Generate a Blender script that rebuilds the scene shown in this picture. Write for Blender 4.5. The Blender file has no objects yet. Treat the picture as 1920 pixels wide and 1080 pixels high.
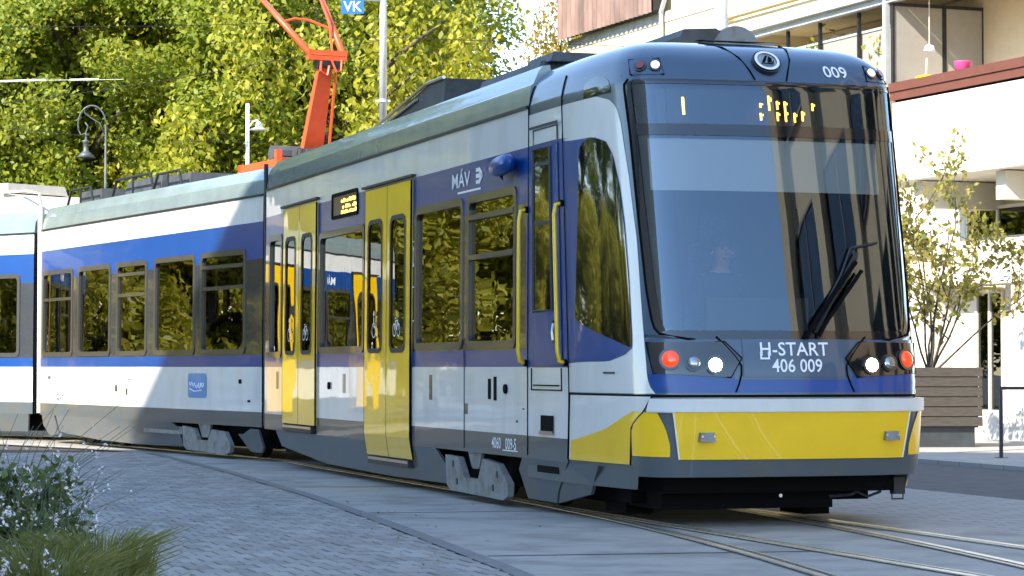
import bpy, math, random
import numpy as np
from mathutils import Vector, Matrix
R = math.radians
SC = bpy.context.scene
COL = SC.collection

# ------------------------------------------------------------------ camera, sky, sun, exposure
cam_d = bpy.data.cameras.new('camera'); cam = bpy.data.objects.new('camera', cam_d); COL.objects.link(cam)
cam.location = (0, 0, 1.28)
cam_d.sensor_width = 36.0; cam_d.lens = 36.0 * 4800 / 1920; cam_d.clip_end = 3000; cam_d.clip_start = 0.1
cam.rotation_euler = (R(90) + math.atan(148 / 4800), 0, 0)
cam_d.dof.use_dof = True; cam_d.dof.focus_distance = 22.0; cam_d.dof.aperture_fstop = 22.0
SC.camera = cam
SUN_EL, SUN_K = R(38), (0.70, 0.714)           # light travels right and away from the viewer
world = bpy.data.worlds.new('World'); SC.world = world; world.use_nodes = True
wn = world.node_tree; bg = wn.nodes['Background']
sky = wn.nodes.new('ShaderNodeTexSky'); sky.sky_type = 'NISHITA'; sky.sun_disc = False
sky.sun_elevation = SUN_EL; sky.sun_rotation = math.atan2(-SUN_K[0], -SUN_K[1])
sky.air_density = 1.0; sky.dust_density = 0.05; sky.ozone_density = 1.3
wn.links.new(sky.outputs[0], bg.inputs[0]); bg.inputs[1].default_value = 0.15
sun_d = bpy.data.lights.new('sun', 'SUN'); sun_d.energy = 3.2; sun_d.angle = R(0.5); sun_d.color = (1.0, 0.90, 0.74)
sun = bpy.data.objects.new('sun', sun_d); COL.objects.link(sun)
sun.rotation_euler = Vector((SUN_K[0] * math.cos(SUN_EL), SUN_K[1] * math.cos(SUN_EL), -math.sin(SUN_EL))).to_track_quat('-Z', 'Y').to_euler()
SC.view_settings.view_transform = 'Standard'; SC.view_settings.look = 'None'
SC.view_settings.exposure = 1.85; SC.view_settings.gamma = 1.0
SC.render.engine = 'CYCLES'
SC.cycles.max_bounces = 8; SC.cycles.transparent_max_bounces = 16; SC.cycles.caustics_reflective = False; SC.cycles.caustics_refractive = False
SC.cycles.use_denoising = True

# ------------------------------------------------------------------ materials
M = {}
def mat(name, col, rough=0.5, metal=0.0, coat=0.0, var=0.0, vscale=6.0, bump=0.0, bscale=30.0, wave=0.0, emit=None, es=0.0, spec=0.5, stretch=None, dirt=None):
    m = bpy.data.materials.new(name); m.use_nodes = True; n = m.node_tree.nodes; l = m.node_tree.links
    p = n['Principled BSDF']; p.inputs['Base Color'].default_value = (*col, 1)
    p.inputs['Roughness'].default_value = rough; p.inputs['Metallic'].default_value = metal
    p.inputs['Coat Weight'].default_value = coat; p.inputs['Coat Roughness'].default_value = 0.03
    p.inputs['Specular IOR Level'].default_value = spec
    tc = n.new('ShaderNodeTexCoord'); src = tc.outputs['Object']
    if stretch:
        mp = n.new('ShaderNodeMapping'); mp.inputs['Scale'].default_value = stretch; l.new(src, mp.inputs[0]); src = mp.outputs[0]
    if var or dirt:
        ns = n.new('ShaderNodeTexNoise'); ns.inputs['Scale'].default_value = vscale; ns.inputs['Detail'].default_value = 6
        ns.inputs['Roughness'].default_value = 0.62; l.new(src, ns.inputs['Vector'])
        mx = n.new('ShaderNodeMix'); mx.data_type = 'RGBA'
        lo = dirt if dirt else tuple(c * (1 - var) for c in col); hi = col if dirt else tuple(min(1, c * (1 + var)) for c in col)
        mx.inputs['A'].default_value = (*lo, 1); mx.inputs['B'].default_value = (*hi, 1)
        rp = n.new('ShaderNodeMapRange'); rp.inputs['From Min'].default_value = 0.30; rp.inputs['From Max'].default_value = 0.55 if dirt else 0.70
        l.new(ns.outputs['Fac'], rp.inputs['Value']); l.new(rp.outputs['Result'], mx.inputs['Factor']); l.new(mx.outputs['Result'], p.inputs['Base Color'])
    last = None
    if bump:
        nb = n.new('ShaderNodeTexNoise'); nb.inputs['Scale'].default_value = bscale; nb.inputs['Detail'].default_value = 5; l.new(src, nb.inputs['Vector'])
        b = n.new('ShaderNodeBump'); b.inputs['Strength'].default_value = bump; b.inputs['Distance'].default_value = 0.01
        l.new(nb.outputs['Fac'], b.inputs['Height']); last = b
    if wave:
        nb = n.new('ShaderNodeTexNoise'); nb.inputs['Scale'].default_value = 1.6; nb.inputs['Detail'].default_value = 1; l.new(src, nb.inputs['Vector'])
        b = n.new('ShaderNodeBump'); b.inputs['Strength'].default_value = 1.0; b.inputs['Distance'].default_value = wave
        l.new(nb.outputs['Fac'], b.inputs['Height'])
        if last: l.new(last.outputs[0], b.inputs['Normal'])
        last = b
    if last:
        l.new(last.outputs[0], p.inputs['Normal']); 
        if coat: l.new(last.outputs[0], p.inputs['Coat Normal'])
    if emit:
        p.inputs['Emission Color'].default_value = (*emit, 1); p.inputs['Emission Strength'].default_value = es
    M[name] = m; return m
def glass(name, tint, ior=1.9, wave=0.0, rough=0.0, tone=(0.95, 0.97, 1)):
    m = bpy.data.materials.new(name); m.use_nodes = True; n = m.node_tree.nodes; l = m.node_tree.links; n.clear()
    o = n.new('ShaderNodeOutputMaterial'); t = n.new('ShaderNodeBsdfTransparent'); t.inputs[0].default_value = (*tint, 1)
    g = n.new('ShaderNodeBsdfGlossy'); g.inputs['Roughness'].default_value = rough; g.inputs[0].default_value = (*tone, 1)
    f = n.new('ShaderNodeFresnel'); f.inputs[0].default_value = ior; x = n.new('ShaderNodeMixShader')
    l.new(f.outputs[0], x.inputs[0]); l.new(t.outputs[0], x.inputs[1]); l.new(g.outputs[0], x.inputs[2]); l.new(x.outputs[0], o.inputs[0])
    if wave:
        tc = n.new('ShaderNodeTexCoord'); nb = n.new('ShaderNodeTexNoise'); nb.inputs['Scale'].default_value = 1.1; nb.inputs['Detail'].default_value = 1
        b = n.new('ShaderNodeBump'); b.inputs['Distance'].default_value = wave
        l.new(tc.outputs['Object'], nb.inputs['Vector']); l.new(nb.outputs['Fac'], b.inputs['Height']); l.new(b.outputs[0], g.inputs['Normal']); l.new(b.outputs[0], f.inputs['Normal'])
    M[name] = m; return m
mat('white', (0.76, 0.765, 0.75), 0.35, coat=0.8, dirt=(0.66, 0.655, 0.63), vscale=2.2, wave=0.005, stretch=(1, 1, .35))
mat('blue', (0.0, 0.052, 0.255), 0.3, coat=0.35, var=0.08, vscale=2, wave=0.003)
mat('band', (0.03, 0.035, 0.05), 0.22, coat=0.9, wave=0.003)
mat('slate', (0.050, 0.088, 0.145), 0.3, coat=0.6, var=0.06, vscale=2, wave=0.003)
mat('skirt_grey', (0.075, 0.093, 0.105), 0.4, coat=0.4, dirt=(0.105, 0.095, 0.08), vscale=3.5, wave=0.004, stretch=(1, 1, .4))
mat('roof_grey', (0.20, 0.26, 0.285), 0.25, coat=0.8, var=0.15, vscale=1.2, wave=0.004)
mat('yellow', (0.97, 0.59, 0.004), 0.3, coat=0.8, var=0.05, vscale=3, wave=0.004)
mat('yellow_rail', (0.94, 0.60, 0.006), 0.35, coat=0.5)
mat('black', (0.003, 0.003, 0.0035), 0.8, spec=0.1)  # near-black; under the tram the deep shade is put into this colour
mat('rubber', (0.02, 0.022, 0.024), 0.55, var=0.3)
mat('frame_grey', (0.05, 0.046, 0.04), 0.35, coat=0.4)
mat('gloss_black', (0.006, 0.007, 0.009), 0.08, coat=1.0)
mat('dark_metal', (0.025, 0.026, 0.028), 0.5, metal=0.3, var=0.4, vscale=8)
mat('bogie_grey', (0.22, 0.235, 0.24), 0.5, coat=0.2, dirt=(0.12, 0.10, 0.08), vscale=6, bump=.2)
mat('steel', (0.55, 0.53, 0.5), 0.3, metal=1.0)
mat('rail_steel', (0.82, 0.80, 0.76), 0.34, metal=1.0, var=0.15, vscale=10)
mat('panto', (0.75, 0.10, 0.025), 0.45, coat=0.2, var=0.12, vscale=6)
mat('roof_kit', (0.06, 0.065, 0.07), 0.55, var=0.4, vscale=4)
mat('aircon', (0.62, 0.57, 0.47), 0.5, var=0.1)
mat('lettering', (0.85, 0.87, 0.88), 0.4)
mat('logo_blue', (0.10, 0.28, 0.60), 0.35, coat=0.6)
mat('lamp_red', (0.20, 0.012, 0.008), 0.15, coat=1.0)
mat('lamp_orange', (0.50, 0.03, 0.004), 0.12, coat=1.0, emit=(1, 0.06, 0.005), es=0.35)
mat('lamp_white', (0.9, 0.9, 0.9), 0.1, emit=(1, 0.97, 0.9), es=9)
mat('lamp_dim', (0.7, 0.72, 0.72), 0.1, coat=1.0, emit=(1, 1, 1), es=0.35)
mat('reflector', (0.35, 0.38, 0.4), 0.12, metal=0.8)
mat('led', (0.3, 0.15, 0.0), 0.5, emit=(1.0, 0.50, 0.06), es=3.0)
mat('display', (0.012, 0.012, 0.012), 0.3)
mat('interior', (0.07, 0.072, 0.075), 0.7)
mat('dash', (0.05, 0.055, 0.06), 0.6)
mat('blind', (0.85, 0.88, 0.90), 0.8)
mat('seat_cloth', (0.05, 0.07, 0.14), 0.9, var=0.3, vscale=40)
mat('skin', (0.40, 0.22, 0.15), 0.5); mat('shirt', (0.03, 0.04, 0.065), 0.85); mat('hair', (0.05, 0.035, 0.025), 0.7)
glass('window_glass', (0.30, 0.31, 0.30), 2.1, wave=0.002)
glass('screen_glass', (0.72, 0.74, 0.74), 2.2, wave=0.003, tone=(0.72, 0.87, 1.0))
glass('house_glass', (0.25, 0.28, 0.28), 1.8, wave=0.004)
mat('cab_glass', (0.008, 0.009, 0.010), 0.03, coat=1.0, spec=0.9, wave=0.004)
mat('emblem', (0.42, 0.43, 0.42), 0.3, metal=0.7, var=0.3, vscale=20)
SPLIT = set('white_flank blue_flank cab_skirt white_door_surround grey_sill dark_vent_panel corner_panel corner_yellow panel_seam body_seam roof_seam rail_bracket window_post back_wall shop_wall roller_shutter wall upper_band roof_gutter window_bar door_seal bolt end_wall hanger awning_roll terrace_gap plinth panel_edge wall_strip spare step_edge fairing_trim roof_guard insulator_rod contact_strip base_frame bracing nose_and_ears eyes_and_mouth fingers lower_blue_band cab_partition dashboard privacy_panel'.split())
# ------------------------------------------------------------------ mesh helpers
class MB:
    def __init__(s, xf=None): s.v = []; s.f = []; s.m = []; s.xf = xf
    def add(s, vs, fs, mi=0):
        o = len(s.v); s.v += [tuple(p) for p in vs]; s.f += [tuple(i + o for i in f) for f in fs]; s.m += [mi] * len(fs); return s
    def quad(s, a, b, c, d, mi=0): return s.add([a, b, c, d], [(0, 1, 2, 3)], mi)
    def box(s, x0, x1, y0, y1, z0, z1, mi=0, tp=0.0):
        t = tp
        return s.add([(x0, y0, z0), (x1, y0, z0), (x1, y1, z0), (x0, y1, z0), (x0 + t, y0 + t, z1), (x1 - t, y0 + t, z1), (x1 - t, y1 - t, z1), (x0 + t, y1 - t, z1)],
                     [(3, 2, 1, 0), (4, 5, 6, 7), (0, 1, 5, 4), (1, 2, 6, 5), (2, 3, 7, 6), (3, 0, 4, 7)], mi)
    def cyl(s, p0, p1, r0, r1=None, n=12, mi=0, cap=True):
        r1 = r0 if r1 is None else r1; a = Vector(p0); b = Vector(p1); d = (b - a).normalized()
        x = d.orthogonal().normalized(); y = d.cross(x); vs = []
        for p, r in ((a, r0), (b, r1)):
            for i in range(n):
                t = 2 * math.pi * i / n; vs.append(p + x * (math.cos(t) * r) + y * (math.sin(t) * r))
        fs = [(i, (i + 1) % n, n + (i + 1) % n, n + i) for i in range(n)]
        if cap: fs += [tuple(range(n - 1, -1, -1)), tuple(range(n, 2 * n))]
        return s.add(vs, fs, mi)
    def tube(s, pts, r, n=8, mi=0, r1=None):
        k = len(pts); pts = [Vector(p) for p in pts]; vs = []; x = None
        for i, p in enumerate(pts):
            d = (pts[min(i + 1, k - 1)] - pts[max(i - 1, 0)]).normalized()
            x = d.orthogonal().normalized() if x is None else (x - d * x.dot(d)).normalized()
            y = d.cross(x); rr = r if r1 is None else r + (r1 - r) * i / (k - 1)
            for j in range(n):
                t = 2 * math.pi * j / n; vs.append(p + x * (math.cos(t) * rr) + y * (math.sin(t) * rr))
        fs = [(i * n + j, i * n + (j + 1) % n, (i + 1) * n + (j + 1) % n, (i + 1) * n + j) for i in range(k - 1) for j in range(n)]
        fs += [tuple(range(n - 1, -1, -1)), tuple(range((k - 1) * n, k * n))]
        return s.add(vs, fs, mi)
    def lathe(s, prof, c=(0, 0, 0), n=16, mi=0):
        vs = [(c[0] + r * math.cos(2 * math.pi * j / n), c[1] + r * math.sin(2 * math.pi * j / n), c[2] + z) for r, z in prof for j in range(n)]
        k = len(prof); fs = [(i * n + j, i * n + (j + 1) % n, (i + 1) * n + (j + 1) % n, (i + 1) * n + j) for i in range(k - 1) for j in range(n)]
        fs += [tuple(range(n - 1, -1, -1)), tuple(range((k - 1) * n, k * n))]
        return s.add(vs, fs, mi)
    def grid(s, fn, nu, nv, mi=0):
        vs = [fn(i / nu, j / nv) for j in range(nv + 1) for i in range(nu + 1)]
        fs = [(j * (nu + 1) + i, j * (nu + 1) + i + 1, (j + 1) * (nu + 1) + i + 1, (j + 1) * (nu + 1) + i) for j in range(nv) for i in range(nu)]
        return s.add(vs, fs, mi)
    def prism(s, poly, f0, f1, mi=0):
        n = len(poly); vs = [f0(*p) for p in poly] + [f1(*p) for p in poly]
        return s.add(vs, [tuple(range(n - 1, -1, -1)), tuple(range(n, 2 * n))] + [(i, (i + 1) % n, n + (i + 1) % n, n + i) for i in range(n)], mi)
    def mesh(s, name, mats, smooth=False):
        me = bpy.data.meshes.new(name); vs = [s.xf(*p) for p in s.v] if s.xf else s.v
        me.from_pydata(vs, [], s.f)
        for m in (mats if isinstance(mats, (list, tuple)) else [mats]): me.materials.append(M[m])
        me.polygons.foreach_set('material_index', s.m)
        if smooth: me.polygons.foreach_set('use_smooth', [True] * len(s.f))
        me.update(); return me
    def loose(s):
        par = list(range(len(s.v)))
        def find(i):
            while par[i] != i: par[i] = par[par[i]]; i = par[i]
            return i
        for f in s.f:
            a = find(f[0])
            for i in f[1:]: par[find(i)] = a
        out = {}
        for f, m in zip(s.f, s.m): out.setdefault(find(f[0]), []).append((f, m))
        for fl in out.values():
            ids = {}; b = MB(s.xf)
            for f, m in fl: b.f.append(tuple(ids.setdefault(i, len(ids)) for i in f)); b.m.append(m)
            b.v = [s.v[i] for i in ids]; yield b
    def build(s, name, mats, parent=None, smooth=False, loc=None, rz=0.0):
        if name in SPLIT:
            obs = [b.build_one(name, mats, parent, smooth, loc, rz) for b in s.loose()]; return obs[0]
        return s.build_one(name, mats, parent, smooth, loc, rz)
    def build_one(s, name, mats, parent=None, smooth=False, loc=None, rz=0.0):
        o = bpy.data.objects.new(name, s.mesh(name, mats, smooth)); COL.objects.link(o)
        if parent: o.parent = parent
        if loc: o.location = loc
        if rz: o.rotation_euler[2] = rz
        return o
def empty(name, loc=(0, 0, 0), rz=0.0):
    o = bpy.data.objects.new(name, None); COL.objects.link(o); o.location = loc; o.rotation_euler[2] = rz; o.empty_display_size = 0.2; return o
def tag(o, label, cat, group=None):
    o['label'] = label; o['category'] = cat
    if group: o['group'] = group
    return o
def struct(o): o['kind'] = 'structure'; return o
def smooth_by_angle(o, ang=40):
    me = o.data; me.polygons.foreach_set('use_smooth', [True] * len(me.polygons))
    me.set_sharp_from_angle(angle=R(ang)); return o
def text_geo(txt, size, spacing=1.0, align='CENTER'):
    cu = bpy.data.curves.new('lettering_curve', 'FONT'); cu.body = txt; cu.size = size; cu.align_x = align; cu.align_y = 'CENTER'; cu.space_character = spacing
    cu.resolution_u = 3; cu.offset = size * 0.012
    o = bpy.data.objects.new('lettering_curve', cu); COL.objects.link(o)
    dg = bpy.context.evaluated_depsgraph_get(); me = bpy.data.meshes.new_from_object(o.evaluated_get(dg))
    vs = [tuple(v.co) for v in me.vertices]; fs = [tuple(p.vertices) for p in me.polygons]
    bpy.data.objects.remove(o); bpy.data.curves.remove(cu); bpy.data.meshes.remove(me); return vs, fs
def interp(x, X, Y): return float(np.interp(x, X, Y))
# ------------------------------------------------------------------ frames
TH = R(17.35); P0 = (2.256, 20.43)
def W(u, v): return (P0[0] + u * math.cos(TH) - v * math.sin(TH), P0[1] + u * math.sin(TH) + v * math.cos(TH))
def frame(corner, ang):                                   # a car whose near left corner stands at `corner`, given in the tram's own frame
    ox = corner[0] + 1.325 * math.cos(ang) - P0[0]; oy = corner[1] + 1.325 * math.sin(ang) - P0[1]
    lx = ox * math.cos(-TH) - oy * math.sin(-TH); ly = ox * math.sin(-TH) + oy * math.cos(-TH); c, s = math.cos(ang - TH), math.sin(ang - TH)
    return lambda u, v, z: (lx + u * c - v * s, ly + u * s + v * c, z)
F1 = lambda u, v, z: (u, v, z)
F2 = frame((-3.36, 34.4), R(27.1)); F3 = frame((-8.29, 44.3), R(51))
# ------------------------------------------------------------------ ground
mat('soil', (0.055, 0.045, 0.035), 0.95, var=0.4, vscale=9, bump=0.8, bscale=40)
mat('ground', (0.16, 0.16, 0.15), 0.9, var=0.25, vscale=2)
mat('concrete', (0.36, 0.34, 0.30), 0.75, dirt=(0.20, 0.185, 0.16), vscale=1.4, bump=0.25, bscale=60)
mat('asphalt', (0.085, 0.09, 0.095), 0.85, var=0.2, vscale=3, bump=0.4, bscale=90)
mat('kerb_stone', (0.19, 0.185, 0.175), 0.8, var=0.25, vscale=8, bump=0.3)
mat('joint', (0.045, 0.042, 0.038), 0.9)
def paver_mat(name, c0, c1, c2):
    m = mat(name, c0, 0.75, bump=0.35, bscale=70); n = m.node_tree.nodes; l = m.node_tree.links
    g = n.new('ShaderNodeNewGeometry'); r = n.new('ShaderNodeValToRGB'); e = r.color_ramp.elements
    e[0].color = (*c0, 1); e[1].color = (*c2, 1); k = r.color_ramp.elements.new(0.5); k.color = (*c1, 1)
    oi = n.new('ShaderNodeObjectInfo'); ad = n.new('ShaderNodeMath'); ad.operation = 'ADD'; fr = n.new('ShaderNodeMath'); fr.operation = 'FRACT'
    l.new(g.outputs['Random Per Island'], ad.inputs[0]); l.new(oi.outputs['Random'], ad.inputs[1]); l.new(ad.outputs[0], fr.inputs[0])
    ns = n.new('ShaderNodeTexNoise'); ns.inputs['Scale'].default_value = 0.9; l.new(g.outputs['Position'], ns.inputs['Vector'])
    mx = n.new('ShaderNodeMix'); mx.data_type = 'RGBA'; mx.blend_type = 'MULTIPLY'; mx.inputs['Factor'].default_value = 0.7
    rr = n.new('ShaderNodeMapRange'); rr.inputs['To Min'].default_value = 0.65; rr.inputs['To Max'].default_value = 1.25; l.new(ns.outputs['Fac'], rr.inputs['Value'])
    l.new(fr.outputs[0], r.inputs[0]); l.new(r.outputs[0], mx.inputs['A']); l.new(rr.outputs[0], mx.inputs['B']); l.new(mx.outputs['Result'], n['Principled BSDF'].inputs['Base Color'])
paver_mat('paver', (0.25, 0.235, 0.21), (0.31, 0.29, 0.26), (0.37, 0.35, 0.315))
def brick_mat(name, c1, c2, mortar, w, h, rot):
    m = mat(name, c1, 0.8, bump=0.3, bscale=60); n = m.node_tree.nodes; l = m.node_tree.links
    tc = n.new('ShaderNodeTexCoord'); mp = n.new('ShaderNodeMapping'); mp.inputs['Rotation'].default_value = (0, 0, rot); b = n.new('ShaderNodeTexBrick')
    l.new(tc.outputs['Object'], mp.inputs[0]); l.new(mp.outputs[0], b.inputs['Vector']); b.inputs['Color1'].default_value = (*c1, 1); b.inputs['Color2'].default_value = (*c2, 1)
    b.inputs['Mortar'].default_value = (*mortar, 1); b.inputs['Scale'].default_value = 1; b.inputs['Brick Width'].default_value = w; b.inputs['Row Height'].default_value = h; b.inputs['Mortar Size'].default_value = 0.012
    l.new(b.outputs['Color'], n['Principled BSDF'].inputs['Base Color'])
brick_mat('side_paving', (0.33, 0.32, 0.30), (0.38, 0.365, 0.34), (0.16, 0.15, 0.14), 0.4, 0.2, -TH)
brick_mat('slab_paving', (0.37, 0.355, 0.325), (0.42, 0.40, 0.37), (0.18, 0.17, 0.155), 0.9, 0.6, -TH)
def sheet(name, pts, z, m, thick=0.0):
    mb = MB(); n = len(pts)
    if thick: mb.prism(pts, lambda x, y: (x, y, z - thick), lambda x, y: (x, y, z))
    else: mb.add([(x, y, z) for x, y in pts], [tuple(range(n))])
    return struct(mb.build(name, m))
def strip(name, L, Rr, z, m):
    mb = MB(); k = len(L); mb.add([(x, y, z) for x, y in L] + [(x, y, z) for x, y in Rr], [(i, k + i, k + i + 1, i + 1) for i in range(k - 1)])
    return struct(mb.build(name, m))
sheet('ground', [(-500, -300), (500, -300), (500, 900), (-500, 900)], -0.03, 'ground')
EV = [-14, -9, -3.1, 1.5, 6, 12, 18.9]; EU = [-4.6, -4.0, -3.33, -2.88, -2.49, -2.14, -1.92]
def edge_u(v): return interp(v, EV, EU)
EDGE = [W(edge_u(v), v) for v in np.linspace(-14, 18.9, 34)] + [(-6.6, 40.2), (-8.6, 42.7), (-11.5, 45.4), (-15.5, 48.6), (-22, 54)]
RIGHT = [W(1.4, v) for v in np.linspace(-14, 18.9, 34)] + [(-1.6, 41), (-3.2, 44.6), (-5.5, 48.5), (-9.5, 52.5), (-16, 58)]
strip('track_bed', EDGE, RIGHT, 0.0, 'concrete')
KE = []
for i, p in enumerate(EDGE):
    q = EDGE[min(i + 1, len(EDGE) - 1)]; o = EDGE[max(i - 1, 0)]; d = Vector((q[0] - o[0], q[1] - o[1])).normalized(); KE.append((p[0] - d[1] * 0.13, p[1] + d[0] * 0.13))
strip('kerb_strip', KE, EDGE, 0.002, 'kerb_stone')
strip('pavement_bed', [(x - 22, y) for x, y in KE], KE, -0.016, 'joint')
strip('side_pavement', [W(1.4, v) for v in range(-14, 60, 2)], [W(3.8, v) for v in range(-14, 60, 2)], 0.0, 'side_paving')
strip('road', [W(3.8, v) for v in range(-14, 60, 2)], [W(7.2, v) for v in range(-14, 60, 2)], -0.004, 'asphalt')
mb = MB(); mb.prism([W(7.2, -14), W(24, -14), W(24, 60), W(7.2, 60)], lambda x, y: (x, y, -0.05), lambda x, y: (x, y, 0.05)); struct(mb.build('sidewalk', 'slab_paving'))
# slab joints of the track bed
bed = bpy.data.objects['track_bed']
for vv, sk in ((-2.2, 0.25), (3.0, 0.2), (7.9, 0.2), (13.0, 0.2)):
    a0 = W(edge_u(vv) + 0.02, vv); a1 = W(-0.95, vv - sk); mb = MB(); d = Vector((a1[0] - a0[0], a1[1] - a0[1])).normalized() * 0.02
    mb.add([(a0[0] + d.y, a0[1] - d.x, 0.003), (a1[0] + d.y, a1[1] - d.x, 0.003), (a1[0] - d.y, a1[1] + d.x, 0.003), (a0[0] - d.y, a0[1] + d.x, 0.003)], [(0, 1, 2, 3)])
    mb.build('slab_joint', 'joint', bed)
# pavers: the nearest as parts of the bed, the rest as one mass
rng = random.Random(5)
PW, PD = 0.155, 0.31
cells = []
for j in range(int((20 + 8) / PD)):
    v0 = -8 + j * PD
    for i in range(70):
        u1 = edge_u(v0 + PD / 2) - 0.135 - i * PW + ((j % 2) * PW / 2)
        x, y = W(u1 - PW / 2, v0 + PD / 2)
        if y < 9 or x < -0.24 * y - 1.2: continue
        if i == 0 and j % 2: u1 -= PW / 2; cells.append((*W(u1 - PW / 4, v0 + PD / 2), u1 - PW / 2, u1, v0, v0 + PD)); continue
        cells.append((x, y, u1 - PW, u1, v0, v0 + PD))
vis = sorted([c for c in cells if c[3] - c[2] > PW * .9 and abs(c[0]) < 0.199 * c[1] and c[1] > 15.9 and not (c[0] < -2.0 and c[1] < 21)], key=lambda c: c[1])
near = set(c for c in vis[:300])
pv = MB(); pv.box(-PW / 2 + .004, PW / 2 - .004, -PD / 2 + .004, PD / 2 - .004, -0.03, 0.0, tp=0.006); PM = pv.mesh('paver', 'paver')
pbed = bpy.data.objects['pavement_bed']; rest = MB()
for c in cells:
    dz = rng.uniform(-0.004, 0.003)
    if c in near:
        o = bpy.data.objects.new('paver', PM); COL.objects.link(o); o.parent = pbed; o.location = (c[0], c[1], dz); o.rotation_euler = (rng.uniform(-.012, .012), rng.uniform(-.012, .012), TH)
    else:
        b = MB(); b.box(c[2] + .004, c[3] - .004, c[4] + .004, c[5] - .004, -0.03, dz, tp=0.006)
        rest.add([(*W(p[0], p[1]), p[2]) for p in b.v], b.f[1:])
o = rest.build('paving_stones', 'paver', pbed); o['kind'] = 'stuff'
# rails
def rail(path, side):
    hd = MB(); gr = MB(); n = len(path); off = [(-0.03, 0.03), (0.031, 0.075), (0.076, 0.096)]
    P = []
    for i, p in enumerate(path):
        a = path[max(i - 1, 0)]; b = path[min(i + 1, n - 1)]; d = Vector((b[0] - a[0], b[1] - a[1])).normalized(); P.append((p, (d.y * side, -d.x * side)))
    for k, (o0, o1) in enumerate(off):
        t = gr if k == 1 else hd; z = 0.003 if k == 1 else 0.012
        vs = []
        for p, nn in P: vs += [(p[0] + nn[0] * o0, p[1] + nn[1] * o0, 0), (p[0] + nn[0] * o0, p[1] + nn[1] * o0, z), (p[0] + nn[0] * o1, p[1] + nn[1] * o1, z), (p[0] + nn[0] * o1, p[1] + nn[1] * o1, 0)]
        t.add(vs, [(4 * i + j, 4 * i + j + 1, 4 * i + j + 5, 4 * i + j + 4) for i in range(n - 1) for j in range(3)])
    for o0, o1 in ((-0.055, -0.031), (0.097, 0.115)):
        vs = []
        for p, nn in P: vs += [(p[0] + nn[0] * o0, p[1] + nn[1] * o0, 0.004), (p[0] + nn[0] * o1, p[1] + nn[1] * o1, 0.004)]
        gr.add(vs, [(2 * i, 2 * i + 1, 2 * i + 3, 2 * i + 2) for i in range(n - 1)])
    r = struct(hd.build('rail', 'rail_steel')); gr.build('groove', 'joint', r); return r
def tw(f, u, v): p = f(u, v, 0); return W(p[0], p[1])
for s in (-1, 1):
    back = [tw(F2, 0.77 * s, v) for v in np.linspace(1, 10, 8)] + [tw(F3, 0.77 * s, v) for v in np.linspace(1.5, 14, 8)]
    rail([W(-0.13 + 0.77 * s, v) for v in np.linspace(-14, 13, 20)] + back, -s)
    rail([W(-0.13 + 0.77 * s - 0.008 * (6 - v) ** 2, v) for v in np.linspace(-14, 5.5, 40)], -s)

# ------------------------------------------------------------------ the tram
TRAM = empty('tram', (P0[0], P0[1], 0), TH)
tag(TRAM, 'blue white and yellow articulated tram in three sections rounding the curve', 'tram')
PL = [(0, 0.0), (0.45, 0.015), (0.85, 0.06), (1.09, 0.15), (1.20, 0.33), (1.252, 0.65), (1.29, 1.1), (1.315, 1.6), (1.325, 2.2), (1.325, 2.9)]
def catmull(P, n=40):
    out = []; Q = [(-P[1][0], P[1][1])] + list(P) + [(P[-1][0], 2 * P[-1][1] - P[-2][1])]
    for i in range(1, len(Q) - 2):
        for k in range(n):
            t = k / n
            out.append(tuple(.5 * ((2 * Q[i][j]) + (-Q[i - 1][j] + Q[i + 1][j]) * t + (2 * Q[i - 1][j] - 5 * Q[i][j] + 4 * Q[i + 1][j] - Q[i + 2][j]) * t * t + (-Q[i - 1][j] + 3 * Q[i][j] - 3 * Q[i + 1][j] + Q[i + 2][j]) * t ** 3) for j in (0, 1)))
    return out + [P[-1]]
PC = catmull(PL); AL = [0.0]
for i in range(1, len(PC)): AL.append(AL[-1] + math.dist(PC[i], PC[i - 1]))
LT = AL[-1]; PCu = [p[0] for p in PC]; PCv = [p[1] for p in PC]
RZ = [0.2, 0.37, 0.55, 1.05, 1.3, 1.5, 3.6]; RV = [.12, .06, .03, -.03, 0.0, .04, .46]
TT = [0, .2, .4, .6, .8, 1.]; II = [0, .02, .05, .15, .4, 1.]; ZZ = [3.6, 3.7, 3.81, 3.94, 4.05, 4.1]
TT2 = np.linspace(0, 1, 21)
def _sm(Y):                                              # smooth the dome tables a little
    y = np.interp(TT2, TT, Y); 
    for _ in range(3): y[1:-1] = (y[:-2] + 2 * y[1:-1] + y[2:]) / 4
    return y
II2, ZZ2 = _sm(II), _sm(ZZ)
def lean(z): return 1 - .010 * max(0, (z - 1.28)) / 2 - .03 * max(0, .5 - z)
def S0(a, z):
    if z <= 3.6:
        s = min(abs(a), 1) * LT; u = math.copysign(interp(s, AL, PCu), a); v = interp(s, AL, PCv); r = interp(z, RZ, RV)
        return (u * lean(z), v + r * (1 - min(1, v / 2.9) ** 1.3), z)
    u, v, _ = S0(a, 3.6); t = z - 3.6; ins = interp(t, TT2, II2); zz = interp(t, TT2, ZZ2)
    return (u * (1 - ins), v + (2.9 - v) * ins, zz)
def S(a, z, off=0.0):
    p = Vector(S0(a, z))
    if off:
        e = 0.004; da = Vector(S0(min(a + e, 1), z)) - Vector(S0(max(a - e, -1), z)); zc = min(z, 4.58); dz = Vector(S0(a, zc + e)) - Vector(S0(a, zc - e))
        n = da.cross(dz)
        if n.length > 1e-9: p += n.normalized() * off
    return p
def bfun(tab):                                           # boundary a(z) from (z, a) pairs
    tab = sorted(tab); Z = [t[0] for t in tab]; A = [t[1] for t in tab]
    return lambda z: interp(z, Z, A)
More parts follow.
